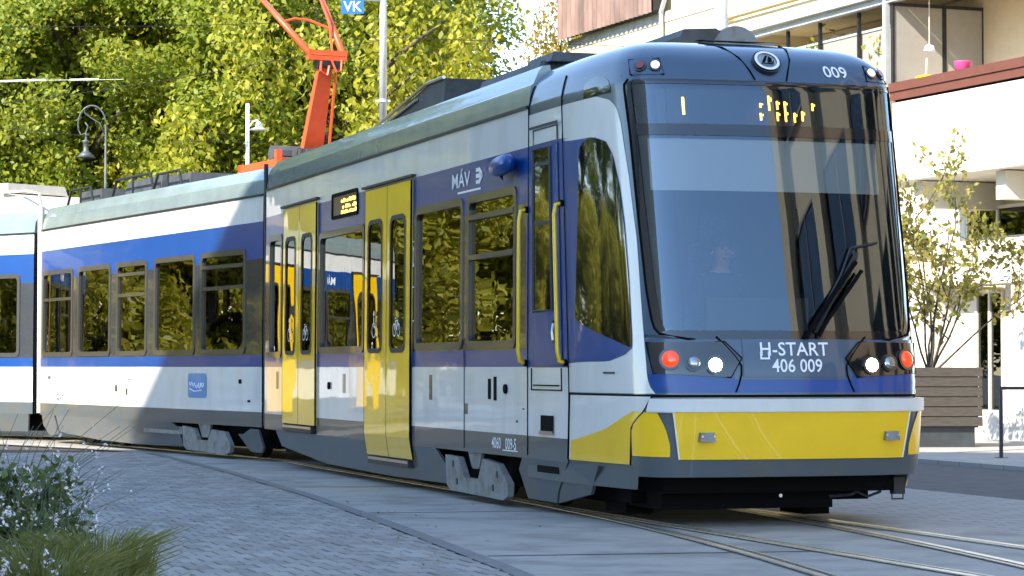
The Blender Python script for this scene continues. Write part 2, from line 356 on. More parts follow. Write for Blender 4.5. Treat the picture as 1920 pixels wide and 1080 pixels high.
def patch(mb, z0, z1, left, right, off=0.004, nz=None, na=None, mi=0, mirror=False):
    L = left if callable(left) else (lambda z: left); Rt = right if callable(right) else (lambda z: right)
    nz = nz or max(2, int((z1 - z0) / 0.05)); wmax = max(abs(Rt(z0 + (z1 - z0) * k / 8) - L(z0 + (z1 - z0) * k / 8)) for k in range(9)); na = na or max(2, int(wmax * LT / 0.06))
    sg = -1 if mirror else 1
    def fn(x, y):
        z = z0 + (z1 - z0) * y; a = L(z) + (Rt(z) - L(z)) * x; return S(sg * a if not mirror else sg * (Rt(z) + L(z) - a), z, off)
    mb.grid(fn, na, nz, mi)
def nose(name, m, specs, parent=TRAM, both=False, off=0.004):
    mb = MB()
    for sp in specs:
        patch(mb, *sp[:4], off=sp[4] if len(sp) > 4 else off)
        if both: patch(mb, *sp[:4], off=sp[4] if len(sp) > 4 else off, mirror=True)
    return mb.build(name, m, parent, smooth=True)
# shell with a hole for the windscreen
wsl = bfun([(1.50, -0.225), (1.515, -0.262), (1.535, -0.280), (1.58, -0.291), (1.653, -.297), (1.909, -.305), (2.512, -.314), (3.167, -.323), (3.55, -.333), (3.60, -.331), (3.625, -.322)])
ZW0, ZW1 = 1.50, 3.625
mb = MB(); patch(mb, 1.06, ZW0, -1, 1, 0.0); patch(mb, ZW1, 4.6, -1, 1, 0.0, nz=36, na=120)
patch(mb, ZW0, ZW1, -1, wsl, 0.0, nz=60); patch(mb, ZW0, ZW1, lambda z: -wsl(z), 1, 0.0, nz=60)
mb.build('cab_shell', 'slate', TRAM, smooth=True)
# lower shell and skirt
nose('lower_shell', 'skirt_grey', [(0.47, 1.05, -1, 1, -0.01)]); nose('shell_gap', 'black', [(1.04, 1.065, -1, 1, -0.004)])
mb = MB(); patch(mb, 0.30, 0.47, -1, -0.34, -0.01); patch(mb, 0.30, 0.47, 0.34, 1, -0.01); mb.build('cab_skirt', 'skirt_grey', TRAM, smooth=True)
# white and blue fields
wr = bfun([(1.065, -.297), (1.09, -.305), (1.15, -.313), (1.229, -.317), (1.654, -.320), (2.297, -.322), (2.819, -.335), (3.263, -.353), (3.38, -.365), (3.45, -.384), (3.50, -.42), (3.522, -.468)])
nose('white_flank', 'white', [(1.068, 3.522, -0.698, wr, 0.003)], both=True)
nose('white_door_surround', 'white', [(3.24, 3.52, -1, -0.70, 0.003), (0.67, 1.275, -1, -0.70, 0.003)], both=True)
nose('grey_sill', 'skirt_grey', [(0.47, 0.668, -1, -0.70, 0.003)], both=True)
bl = bfun([(1.28, -.70), (1.29, -.60), (1.30, -.53), (1.315, -.50), (1.34, -.44), (1.366, -.40), (1.40, -.375), (1.434, -.358), (1.50, -.357), (2.0, -.3545), (2.434, -.359), (2.741, -.370), (3.012, -.395), (3.146, -.432), (3.20, -.51), (3.225, -.57), (3.235, -.70)])
nose('blue_flank', 'blue', [(1.28, 3.235, -1, bl, 0.006)], both=True)
cwl = bfun([(1.44, -.372), (1.485, -.42), (1.56, -.52), (1.62, -.59), (1.675, -.645), (1.70, -.647), (2.57, -.609), (3.05, -.590), (3.12, -.582), (3.165, -.56), (3.19, -.52)])
cwr = bfun([(1.44, -.364), (1.485, -.359), (2.0, -.357), (2.434, -.362), (2.741, -.373), (3.012, -.398), (3.10, -.418), (3.146, -.44), (3.18, -.485), (3.19, -.515)])
for mir in (False, True):
    mb = MB(); patch(mb, 1.44, 3.19, cwl, cwr, 0.010, nz=50, na=24, mirror=mir); mb.build('cab_side_window', 'cab_glass', TRAM, smooth=True)
dk = [(3.53, 3.80, bfun([(3.53, -.549), (3.70, -.545), (3.76, -.52), (3.80, -.48)]), bfun([(3.53, -.392), (3.60, -.393), (3.70, -.41), (3.77, -.44), (3.80, -.47)]), 0.004)]
nose('dark_vent_panel', 'gloss_black', dk, both=True)
nose('lower_blue_band', 'blue', [(1.078, 1.225, bfun([(1.078, -.296), (1.15, -.309), (1.225, -.314)]), -0.132, 0.004), (1.078, 1.18, -0.1315, 0.1315, 0.004), (1.078, 1.225, 0.132, bfun([(1.078, .296), (1.15, .309), (1.225, .314)]), 0.004)])
mb = MB()
for sg in (-1, 1):
    pts = [S(sg * a, z, 0.008) for a, z in ((.166, 1.52), (.150, 1.46), (.128, 1.36), (.1165, 1.29), (.117, 1.22), (.124, 1.14), (.131, 1.08))]; mb.tube(pts, 0.007, 6)
mb.build('panel_seam', 'black', TRAM)
nose('brow_panel', 'slate', [(1.20, 1.50, -.112, .112, 0.006)])
# seams around the cab door
mb = MB()
for a in (-0.699, -0.985, 0.699, 0.985): mb.tube([S(a, z, 0.006) for z in np.linspace(0.50, 3.95, 30)], 0.006, 5)
mb.build('body_seam', 'black', TRAM)
# cab door on the near flank: frame, window, top light, lower hatch, handle, grab rails
door = nose('cab_door', 'blue', [(1.30, 3.22, -.955, -.735, 0.014)])
mb = MB(); patch(mb, 1.77, 3.19, -.93, -.79, 0.018); mb.build('window', 'cab_glass', door, smooth=True)
mb = MB()
for z in (2.52, 3.04): patch(mb, z, z + 0.03, -.928, -.792, 0.022)
mb.build('window_bar', 'rubber', door)
mb = MB()
pts = [S(a, z, 0.02) for a, z in ((-.93, 1.77), (-.93, 3.19), (-.79, 3.19), (-.79, 1.77), (-.93, 1.77))]; mb.tube(pts, 0.014, 6); mb.build('window_seal', 'rubber', door)
mb = MB(); patch(mb, 3.24, 3.36, -.93, -.74, 0.012); mb.build('top_panel', 'white', door)
mb = MB(); mb.tube([S(a, z, 0.012) for a, z in ((-.935, 3.24), (-.935, 3.365), (-.735, 3.365), (-.735, 3.24))], 0.008, 6); mb.build('top_panel_seal', 'frame_grey', door)
mb = MB(); patch(mb, 3.375, 3.40, -.96, -.715, 0.03); mb.build('rain_gutter', 'dark_metal', door)
mb = MB(); patch(mb, 1.49, 1.68, -.79, -.755, 0.02); mb.build('handle_recess', 'gloss_black', door)
mb = MB(); mb.tube([S(-.776, 1.65, 0.03), S(-.770, 1.58, 0.05), S(-.770, 1.51, 0.045)], 0.012, 6); mb.build('handle', 'steel', door)
mb = MB(); mb.tube([S(a, z, 0.008) for a, z in ((-.955, 1.27), (-.955, 1.08), (-.745, 1.08), (-.745, 1.27))], 0.006, 6); mb.tube([S(a, 1.12, 0.010) for a in (-.94, -.76)], 0.006, 6); mb.build('door_hatch_seam', 'black', TRAM)
mb = MB(); patch(mb, .71, .86, -.885, -.795, 0.012); o = mb.build('step_recess', 'black', TRAM); mb = MB(); patch(mb, .695, .725, -.888, -.79, 0.025); mb.build('step_edge', 'steel', o)
for a in (-.992, -.712):
    mb = MB(); mb.tube([S(a, 1.315, .01), S(a, 1.33, .07), S(a, 1.42, .085), S(a, 2.58, .085), S(a, 2.665, .07), S(a, 2.68, .01)], 0.019, 8); mb.build('grab_rail', 'yellow_rail', TRAM, smooth=True)
    mb = MB()
    for z in (1.315, 2.68): mb.cyl(S(a, z, 0), S(a, z, 0.03), 0.03, n=8)
    mb.build('rail_bracket', 'black', bpy.context.scene.objects[-1] if False else TRAM)
# bumper and corner panels
bL = bfun([(0.37, -.335), (.54, -.345), (.70, -.350), (.80, -.352), (.86, -.338), (.93, -.315), (1.05, -.300)])
bump = nose('bumper', 'skirt_grey', [(0.415, 1.02, bL, lambda z: -bL(z), 0.045)])
nb = MB(); patch(nb, 1.02, 1.021, bL, lambda z: -bL(z), 0.045, nz=1, na=40); 
mb = MB(); mb.grid(lambda x, y: S(-.305 + .61 * x, 1.035, 0.075 - 0.09 * y), 60, 2); mb.build('top_ledge', 'white', bump, smooth=True)
nl = bfun([(0.934, -.2595), (0.556, -.245)])
mb = MB(); patch(mb, 0.934, 1.035, bfun([(.934, -.306), (1.035, -.301)]), bfun([(.934, .306), (1.035, .301)]), 0.075, nz=4); patch(mb, .925, .934, bfun([(.925, -.308), (.934, -.306)]), bfun([(.925, .308), (.934, .306)]), 0.06, nz=1); mb.build('white_strip', 'white', bump, smooth=True)
mb = MB(); patch(mb, 0.556, 0.932, nl, lambda z: -nl(z), 0.062); mb.build('yellow_panel', 'yellow', bump, smooth=True)
mb = MB()
for sg in (-1, 1):
    pts = [S(sg * -nl(z), z, 0.062) for z in (0.556, 0.65, 0.75, 0.85, 0.932)]; mb.tube(pts, 0.006, 5)
mb.build('panel_edge', 'lettering', bump)
for mir in (False, True):
    mb = MB(); patch(mb, 0.575, 0.925, bfun([(.575, -.342), (.70, -.346), (.80, -.348), (.86, -.334), (.925, -.314)]), bfun([(.575, -.262), (.66, -.262), (.80, -.272), (.925, -.288)]), 0.052, mirror=mir); mb.build('yellow_corner', 'yellow', bump, smooth=True)
for a in (-.194, .212):
    mb = MB(); c = S(a, .735, .06); mb.box(c.x - .065, c.x + .065, c.y - .05, c.y + .02, c.z - .035, c.z + .035, tp=0.008); o = mb.build('towing_lug', 'bogie_grey', bump)
    mb = MB()
    for dx in (-.05, .05): mb.cyl((c.x + dx, c.y - .05, c.z + .005), (c.x + dx, c.y - .056, c.z + .005), .008, n=8)
    mb.build('bolt', 'steel', o)
yt = bfun([(.50, -.352), (.547, -.353), (.80, -.356), (.93, -.33)])
yl = lambda z: interp(z, [.50, .684, .70, .72, .76, .816, .87, .905, .925], [-.68, -.68, -.62, -.562, -.505, -.452, -.41, -.385, -.362])
nose('corner_panel', 'white', [(0.50, 1.045, -.69, bfun([(.5, -.357), (.80, -.359), (.86, -.345), (.93, -.322), (1.045, -.305)]), 0.006)], both=True)
nose('corner_yellow', 'yellow', [(0.50, 0.925, yl, bfun([(.5, -.358), (.80, -.361), (.86, -.348), (.925, -.325)]), 0.010)], both=True)
mb = MB(); mb.tube([S(interp(z, [.5, .8, .86, .93, 1.045], [-.3545, -.3565, -.342, -.3185, -.302]), z, 0.03) for z in np.linspace(.5, 1.045, 14)], 0.008, 6); mb.build('bumper_seam', 'black', TRAM)
mb = MB(); patch(mb, 1.225, 1.24, -.50, -.44, 0.012); mb.build('flank_handle', 'dark_metal', TRAM)
# headlights
def disc(mb, a, z, r, off, depth=0.02, n=20, mi=0):
    c = S(a, z, off); e = (S(a, z, off + 1) - c).normalized(); mb.cyl(c - e * depth, c, r, n=n, mi=mi)
hp = dict(L=bfun([(1.195, .140), (1.229, .300), (1.30, .304), (1.47, .312)]))
for sg in (-1, 1):
    mb = MB(); poly = [(.312, 1.472), (.149, 1.479), (.115, 1.348), (.140, 1.196), (.300, 1.229)]
    nseg = 14; zt = lambda a: interp(a, [.115, .149, .312], [1.348, 1.479, 1.472]); zb = lambda a: interp(a, [.115, .140, .300, .312], [1.348, 1.196, 1.229, 1.40])
    mb.grid(lambda x, y: S(sg * (.115 + .197 * (x if sg > 0 else 1 - x)), zb(.115 + .197 * (x if sg > 0 else 1 - x)) * (1 - y) + zt(.115 + .197 * (x if sg > 0 else 1 - x)) * y, 0.012), 40, 6)
    hl = mb.build('headlight', 'gloss_black', TRAM, smooth=True)
    mb = MB(); mb.tube([S(sg * a, z, 0.014) for a, z in poly + poly[:1]], 0.006, 5); mb.build('housing_rim', 'black', hl)
    for a, z, r, m, nm in ((.263, 1.338, .068, 'lamp_orange', 'indicator_lens'), (.217, 1.309, .052, 'reflector', 'spare_lens'), (.173, 1.293, .055, 'lamp_white', 'lit_lens')):
        mb = MB(); disc(mb, sg * a, z, r + .022, 0.03, 0.03); mb.build('lens_ring', 'gloss_black', hl)
        mb = MB(); c = S(sg * a, z, .03); e = (S(sg * a, z, 1) - S(sg * a, z, 0)).normalized(); x = e.orthogonal().normalized(); y = e.cross(x); vs = []; K = 6; N = 18
        for k in range(K + 1):
            t = k / K * math.pi / 2
            for i in range(N): p = 2 * math.pi * i / N; vs.append(c + (x * math.cos(p) + y * math.sin(p)) * (r * math.cos(t)) + e * (r * .45 * math.sin(t)))
        mb.add(vs, [(k * N + i, k * N + (i + 1) % N, (k + 1) * N + (i + 1) % N, (k + 1) * N + i) for k in range(K) for i in range(N)]); mb.build(nm, m, hl, smooth=True)
# roof marker lights and emblem
for sg in (-1, 1):
    mb = MB(); patch(mb, 3.70, 3.955, bfun([(3.70, -.312), (3.955, -.322)]), bfun([(3.70, -.236), (3.955, -.248)]), 0.006, nz=6, na=6, mirror=sg > 0); hl = mb.build('marker_light', 'slate', TRAM, smooth=True)
    mb = MB(); mb.tube([S(sg * a, z, .008) for a, z in ((.312, 3.70), (.236, 3.70), (.248, 3.955), (.322, 3.955), (.312, 3.70))], .006, 5); mb.build('housing_rim', 'black', hl)
    for a, m, nm in ((.288, 'lamp_red', 'red_lens'), (.256, 'lamp_dim', 'clear_lens')):
        mb = MB(); disc(mb, sg * a, 3.83, .052, .02, .06); mb.build('lens_ring', 'gloss_black', hl); mb = MB(); disc(mb, sg * a, 3.835, .036, .032, .03); mb.build(nm, m, hl, smooth=False)
mb = MB()
for sg in (-1, 1): mb.tube([S(sg * a, z, .006) for a, z in ((.036, 3.64), (.045, 3.80), (.062, 4.0), (.085, 4.16), (.13, 4.30))], .007, 6)
mb.build('roof_seam', 'black', TRAM)
mb = MB(); patch(mb, 4.27, 4.42, -.11, .16, .03, nz=3); mb.build('roof_hatch', 'black', TRAM, smooth=True)
mb = MB(); disc(mb, -.002, 3.925, .125, .03, .05, n=28); emb = mb.build('emblem', 'gloss_black', TRAM)
mb = MB(); c = S(-.002, 3.925, .034); e = (S(-.002, 3.925, 1) - S(-.002, 3.925, 0)).normalized(); X = Vector((1, 0, 0)); Y = e.cross(X).normalized() * -1
Y = -Y if Y.z < 0 else Y
ring = []; N = 28
for r in (.108, .085):
    for i in range(N): t = 2 * math.pi * i / N; ring.append(c + X * (math.cos(t) * r) + Y * (math.sin(t) * r) + e * .006)
mb.add(ring, [(i, (i + 1) % N, N + (i + 1) % N, N + i) for i in range(N)]); mb.build('emblem_ring', 'lettering', emb)
mb = MB(); disc(mb, -.002, 3.925, .084, .033, .004, n=24); mb.build('emblem_disc', 'emblem', emb)
mb = MB()
for pts in (((-.055, -.03), (-.005, .055), (.012, .05), (-.02, -.02)), ((.0, -.02), (.022, .05), (.045, .02), (.035, -.03)), ((-.06, -.045), (-.05, -.032), (.05, -.036), (.045, -.05)), ((.028, -.03), (.05, -.01), (.06, .015), (.055, -.03))):
    mb.add([c + X * x + Y * y + e * .009 for x, y in pts], [(0, 1, 2, 3)])
mb.build('emblem_mark', 'black', emb)
# windscreen, frit border, wipers
mb = MB(); patch(mb, ZW0, ZW1, wsl, lambda z: -wsl(z), -0.004, nz=44, na=44); WS = mb.build('windscreen', 'screen_glass', TRAM, smooth=True)
mb = MB(); g = lambda z, d: wsl(z) + d
patch(mb, ZW0, 1.57, wsl, lambda z: -wsl(z), 0.0015, nz=6); patch(mb, 3.575, ZW1, wsl, lambda z: -wsl(z), 0.0015, nz=4)
patch(mb, 1.57, 3.575, wsl, lambda z: g(z, .020), 0.0015, na=2); patch(mb, 1.57, 3.575, lambda z: -g(z, .020), lambda z: -wsl(z), 0.0015, na=2); patch(mb, 3.15, 3.245, lambda z: g(z, .02), lambda z: -g(z, .02), 0.0015)
mb.build('black_border', 'gloss_black', WS, smooth=True)
mb = MB(); bnd = [S(wsl(z), z, .004) for z in np.linspace(ZW0, ZW1, 50)]; bn2 = [S(-wsl(z), z, .004) for z in np.linspace(ZW0, ZW1, 50)]
mb.tube(bnd + bn2[::-1] + bnd[:1], .010, 6); mb.build('window_seal', 'black', WS)
mb = MB(); mb.tube([S(.025, 1.50, .03), S(.045, 1.62, .05), S(.13, 2.02, .05), S(.155, 2.12, .045)], .018, 6); mb.tube([S(.055, 1.52, .03), S(.075, 1.64, .055), S(.165, 2.05, .055)], .016, 6)
wp = mb.build('wiper', 'black', TRAM); mb = MB(); mb.tube([S(.045, 1.58, .02), S(.12, 2.02, .02), S(.148, 2.24, .02), S(.215, 2.29, .02)], .011, 6); mb.tube([S(.05, 1.55, .02), S(.16, 2.20, .025)], .016, 5); mb.build('wiper_blade', 'rubber', wp)
# inside the cab
def inner(a, z, d): return S(a, z, -d)
mb = MB(); mb.grid(lambda x, y: inner(-.255 + .51 * x, 3.255 + .32 * y, .10), 20, 4); dp = mb.build('destination_display', 'display', TRAM)
mb = MB()
def led(px0, py0, w, h):
    mb.quad(*[inner(a, z, .096) for a, z in ((px0 - w, py0 - h), (px0 + w, py0 - h), (px0 + w, py0 + h), (px0 - w, py0 + h))])
led(-.193, 3.42, .0028, .072)
for a, z, h in ((.002, 3.46, .062), (.021, 3.445, .035), (.039, 3.44, .038), (.105, 3.44, .030), (-.018, 3.44, .018), (-.019, 3.345, .03), (.020, 3.35, .036), (.039, 3.355, .045), (.060, 3.345, .040), (.079, 3.36, .040)):
    led(a, z, .0022, h); led(a + .005, z + h * .5, .0012, h * .25)
mb.build('amber_letters', 'led', dp)
mb = MB(); mb.grid(lambda x, y: inner(-.285 + .54 * x, 2.715 + .425 * y, .07), 16, 4); mb.build('sun_blind', 'blind', TRAM)
mb = MB(); mb.grid(lambda x, y: inner(-.29 + .58 * x, 1.56, .05 + .75 * y), 16, 4); mb.grid(lambda x, y: inner(-.29 + .58 * x, 1.56 + .07 * y, .45), 16, 1); mb.box(-.45, .45, .75, .85, 1.5, 1.85); mb.build('dashboard', 'dash', TRAM)
mb = MB(); mb.box(-1.2, 1.2, 2.72, 2.78, .9, 3.7); mb.box(-1.2, 1.2, .5, 2.75, .86, .9); mb.box(-1.18, 1.18, .8, 2.75, 3.62, 3.66); mb.build('cab_partition', 'interior', TRAM)
mb = MB(); mb.box(-.28, .28, 1.25, 1.75, 1.42, 1.55, tp=.03); mb.box(-.27, .27, 1.70, 1.84, 1.5, 2.35, tp=.04); mb.box(-.14, .14, 1.72, 1.82, 2.36, 2.6, tp=.03); mb.cyl((0, 1.5, .9), (0, 1.5, 1.42), .08); mb.build('driver_seat', 'seat_cloth', TRAM)
# lettering on the front
def front_text(txt, size, a0, z0, off, name, m='lettering', sx=1.0, sp=1.0, parent=TRAM, extra=None, sy=1.0):
    vs, fs = text_geo(txt, size, sp); mb = MB(); mb.add([S(a0 + x * sx / LT, z0 + y * sy, off) for x, y, _ in vs], fs)
    if extra: extra(mb)
    return mb.build(name, m, parent)
def hbox(mb):
    for a0, a1, z0, z1 in ((-.0755, -.0545, 1.338, 1.352), (-.0755, -.0715, 1.352, 1.40), (-.0585, -.0545, 1.352, 1.40)):
        mb.quad(S(a0, z0, .012), S(a1, z0, .012), S(a1, z1, .012), S(a0, z1, .012))
front_text('H-START', .150, .0, 1.415, .012, 'class_lettering', sx=.98, sp=1.03, extra=hbox)
front_text('406 009', .145, .005, 1.283, .012, 'number_lettering', sx=.92, sp=1.0)
front_text('009', .165, .162, 3.815, .006, 'number_lettering', sx=.95, sy=1.55)
# ------------------------------------------------------------------ car bodies
def up(z):
    if z < .47: return 1.325 - .24 * (.47 - z)
    return 1.325 * (1 - .010 * max(0, z - 1.28) / 2)
BANDS = [(.47, .672, 3), (.672, 1.28, 0), (1.28, 1.44, 1), (1.44, 2.74, 2), (2.74, 3.24, 1), (3.24, 3.585, 0)]
WM = ['white', 'blue', 'band', 'skirt_grey', 'roof_grey', 'black']
def wall(F, v0, v1, holes, side=-1, name='side_wall'):
    mb = MB(F); zs = sorted(set([b[0] for b in BANDS] + [3.585] + [h[2] for h in holes] + [h[3] for h in holes])); zs = [z for z in zs if .47 <= z <= 3.585]
    vs = sorted(set([v0, v1] + [h[0] for h in holes] + [h[1] for h in holes]))
    for a, b in zip(vs, vs[1:]):
        for c, d in zip(zs, zs[1:]):
            vm, zm = (a + b) / 2, (c + d) / 2
            if any(h[0] < vm < h[1] and h[2] < zm < h[3] for h in holes): continue
            mi = next(m for z0, z1, m in BANDS if z0 <= zm <= z1)
            q = [(side * up(c), b, c), (side * up(c), a, c), (side * up(d), a, d), (side * up(d), b, d)]
            mb.quad(*(q if side < 0 else q[::-1]), mi)
    return mb.build(name, WM, TRAM)
def roofprof():
    P = [(1.3096 * (1 - interp(t, TT2, II2)), interp(t, TT2, ZZ2)) for t in np.linspace(0, .93, 16)]
    return P
RP = [(1.30, 3.60), (1.292, 3.70), (1.275, 3.80), (1.255, 3.815), (1.21, 3.92), (1.17, 3.975), (1.10, 3.985), (1.09, 3.93), (0.6, 3.95), (0, 3.96)]
def car_roof(F, v0, v1):
    mb = MB(F); prof = [(-u, z) for u, z in RP] + [(u, z) for u, z in RP[::-1][1:]]; n = len(prof)
    vs = [(u, v, z) for v in (v0, v1) for u, z in prof]
    mb.add(vs, [(i, n + i, n + i + 1, i + 1) for i in range(n - 1)] + [tuple(range(n - 1, -1, -1)), tuple(range(n, 2 * n))])
    o = mb.build('car_roof', 'roof_grey', TRAM); smooth_by_angle(o, 25)
    for s in (-1, 1):
        mb = MB(F); mb.box(min(s * 1.30, s * 1.325), max(s * 1.30, s * 1.325), v0, v1, 3.583, 3.612); mb.build('rain_gutter', 'dark_metal', o)
    return o
def rrect(v0, v1, z0, z1, r, k=5):
    P = []
    for cx, cz, a0 in ((v1 - r, z1 - r, 0), (v0 + r, z1 - r, 90), (v0 + r, z0 + r, 180), (v1 - r, z0 + r, 270)):
        for i in range(k + 1): t = R(a0 + 90 * i / k); P.append((cx + r * math.cos(t), cz + r * math.sin(t)))
    return P
def ringmesh(mb, F, v0, v1, z0, z1, w, r, out, depth, side=-1, mi=0):
    A = rrect(v0, v1, z0, z1, r); B = rrect(v0 + w, v1 - w, z0 + w, z1 - w, max(r - w * .5, .02)); n = len(A)
    f = lambda P, o: [(side * (up(z) + o), v, z) for v, z in P]
    vs = f(A, -.005) + f(A, out) + f(B, out) + f(B, -depth); fs = []
    for k in range(3):
        for i in range(n): j = (i + 1) % n; q = (k * n + i, k * n + j, (k + 1) * n + j, (k + 1) * n + i); fs.append(q if side > 0 else q[::-1])
    mb.add(vs, fs, mi)
def pane(F, v0, v1, z0, z1, r, o, parent, side=-1, m='window_glass', name='pane'):
    P = rrect(v0, v1, z0, z1, r); mb = MB(F); vs = [(side * (up(z) + o), v, z) for v, z in P]
    mb.add(vs, [tuple(range(len(P)))[::(1 if side > 0 else -1)]]); return mb.build(name, m, parent)
def side_window(F, v0, v1, z0=1.45, z1=2.90, split=None, side=-1):
    mb = MB(F); ringmesh(mb, F, v0, v1, z0, z1, .075, .10, .012, .04, side)
    w = mb.build('side_window', 'frame_grey', TRAM); pane(F, v0 + .05, v1 - .05, z0 + .05, z1 - .05, .08, -.022, w, side)
    for z in (split or []):
        b = MB(F); b.box(-1.335 if side < 0 else 1.29, -1.29 if side < 0 else 1.335, v0 + .07, v1 - .07, z, z + .05); b.build('transom', 'frame_grey', w)
    return w
def door_leaf(F, v0, v1, zb, zt, wz0, wz1, marks=None):
    wv0, wv1 = v0 + .20, v1 - .16; mb = MB(F); off = .028
    zs = [z for z in np.linspace(zb, zt, 14)] + [wz0, wz1]; zs = sorted(zs)
    for a, b in ((v0, wv0), (wv0, wv1), (wv1, v1)):
        for c, d in zip(zs, zs[1:]):
            zm = (c + d) / 2
            if a == wv0 and wz0 < zm < wz1: continue
            mb.quad((-up(c) - off, b, c), (-up(c) - off, a, c), (-up(d) - off, a, d), (-up(d) - off, b, d))
    for vv in (v0, v1):
        q = [(-up(zb) - off, vv, zb), (-up(zb) + .03, vv, zb), (-up(zt) + .03, vv, zt), (-up(zt) - off, vv, zt)]; mb.quad(*q)
    mb.quad((-up(zt) - off, v0, zt), (-up(zt) - off, v1, zt), (-up(zt) + .03, v1, zt), (-up(zt) + .03, v0, zt))
    lf = mb.build('door_leaf', 'yellow', TRAM)
    rm = MB(F); A = rrect(wv0 - .03, wv1 + .03, wz0 - .03, wz1 + .03, .12); B = rrect(wv0 + .02, wv1 - .02, wz0 + .02, wz1 - .02, .10); n = len(A)
    rm.add([(-up(z) - .034, v, z) for v, z in A] + [(-up(z) - .034, v, z) for v, z in B], [(n + i, n + (i + 1) % n, (i + 1) % n, i) for i in range(n)]); rm.build('window_seal', 'rubber', lf)
    pane(F, wv0, wv1, wz0, wz1, .06, .020, lf)
    if marks:
        b = MB(F); cv, cz, kind = (wv0 + wv1) / 2, 1.72, marks; pt = lambda x, y: (-up(cz + y) - .037, cv - x, cz + y)
        def circ(x, y, r, w=.012):
            n = 16; b.add([pt(x + math.cos(2 * math.pi * i / n) * rr, y + math.sin(2 * math.pi * i / n) * rr) for rr in (r, r - w) for i in range(n)], [(i, n + i, n + (i + 1) % n, (i + 1) % n) for i in range(n)])
        def bar(x0, y0, x1, y1, w=.014):
            d = Vector((x1 - x0, y1 - y0)).normalized() * w / 2; b.quad(pt(x0 - d.y, y0 + d.x), pt(x1 - d.y, y1 + d.x), pt(x1 + d.y, y1 - d.x), pt(x0 + d.y, y0 - d.x))
        if kind == 'bicycle':
            circ(-.085, -.05, .07); circ(.085, -.05, .07); bar(-.085, -.05, -.03, .05); bar(-.03, .05, .06, .05); bar(.06, .05, .085, -.05); bar(-.03, .05, .0, -.05); bar(0, -.05, .06, .05); bar(-.06, .075, -.01, .075)
        else:
            circ(0, -.04, .085); bar(0, .10, 0, 0, .03); bar(0, 0, .06, -.01, .025); bar(.06, -.01, .09, -.10, .025); circ(0, .14, .03, .028)
        b.build(kind + '_mark', 'lettering', lf)
    return lf
def door(F, v0, v1, zb, zt, marks=(None, None), wz=(1.46, 2.86)):
    vm = (v0 + v1) / 2
    a = door_leaf(F, v0 + .012, vm - .008, zb, zt, *wz, marks[0]); b = door_leaf(F, vm + .008, v1 - .012, zb, zt, *wz, marks[1])
    mb = MB(F); mb.box(-1.36, -1.29, v0 - .10, v1 + .10, zt + .03, zt + .055); mb.build('door_gutter', 'dark_metal', TRAM)
    mb = MB(F); zz = np.linspace(zb, zt, 14)
    for vv in (v0, v1, vm): mb.tube([(-up(z) - .020, vv, z) for z in zz], .010, 5)
    mb.build('door_seal', 'black', TRAM)
    mb = MB(F); u = up(zb) ; mb.box(-u - .045, -u + .05, v0 + .12, v1 - .12, zb - .095, zb - .015); s = mb.build('door_step', 'dark_metal', TRAM)
    mb = MB(F); mb.box(-u - .050, -u - .046, v0 + .14, v1 - .14, zb - .05, zb - .02); mb.build('step_edge', 'steel', s)
def skirt(F, poly, name='skirt_panel', m='skirt_grey', off=0.0, slope=.24, th=.03):
    mb = MB(F); f = lambda o: (lambda v, z: (-(1.325 - slope * max(0, .47 - z) + off + o), v, z)); mb.prism(poly, f(-th), f(0)); return mb.build(name, m, TRAM)
def wheelset(F, v):
    for s in (-1, 1):
        mb = MB(F); mb.cyl((s * .70, v, .33), (s * .82, v, .33), .32, n=24); mb.cyl((s * .83, v, .33), (s * .83 + s * .04, v, .33), .16, n=16); mb.build('wheel', 'dark_metal', TRAM)
def underframe_shade(F, v0, v1):
    mb = MB(F); mb.box(-1.06, 1.06, v0, v1, .17, .60); mb.box(-1.2, 1.2, v0, v1, .80, .88); mb.build('underframe_shade', 'black', TRAM)  # lower box is deep and black to carry the shade beneath the cars
def interior(F, v0, v1, seats, poles):
    mb = MB(F); mb.box(-1.22, 1.22, v0, v1, 3.16, 3.2); mb.box(-1.22, 1.22, v0, v1, .885, .9); mb.build('interior_lining', 'interior', TRAM)
    sm = MB(); sm.box(-.21, .21, -.2, .22, 0, .10, tp=.02); sm.box(-.21, .21, .20, .30, .05, .75, tp=.02); sm.box(-.10, .10, -.1, .15, -.4, 0)
    me = sm.mesh('seat', 'seat_cloth')
    for u, v, d in seats:
        p = F(u, v, 0); q = F(u, v + 1, 0); o = bpy.data.objects.new('seat', me); COL.objects.link(o); o.parent = TRAM; o.location = (p[0], p[1], 1.30); o.rotation_euler[2] = math.atan2(q[1] - p[1], q[0] - p[0]) - math.pi / 2 + (0 if d > 0 else math.pi)
    for u, v in poles:
        mb = MB(F); mb.cyl((u, v, .9), (u, v, 3.16), .018, n=8); mb.build('grab_pole', 'yellow_rail', TRAM)
def small(F, v0, v1, z0, z1, m='black', name='access_plate', off=.004):
    mb = MB(F); mb.box(-up((z0 + z1) / 2) - off, -up((z0 + z1) / 2) + .02, v0, v1, z0, z1); return mb.build(name, m, TRAM)
def side_text(F, txt, size, v, z, m='lettering', off=.004, name='side_lettering', sx=1.0):
    vs, fs = text_geo(txt, size); mb = MB(F); mb.add([(-up(z + y) - off, v - x * sx, z + y) for x, y, _ in vs], fs); return mb.build(name, m, TRAM)
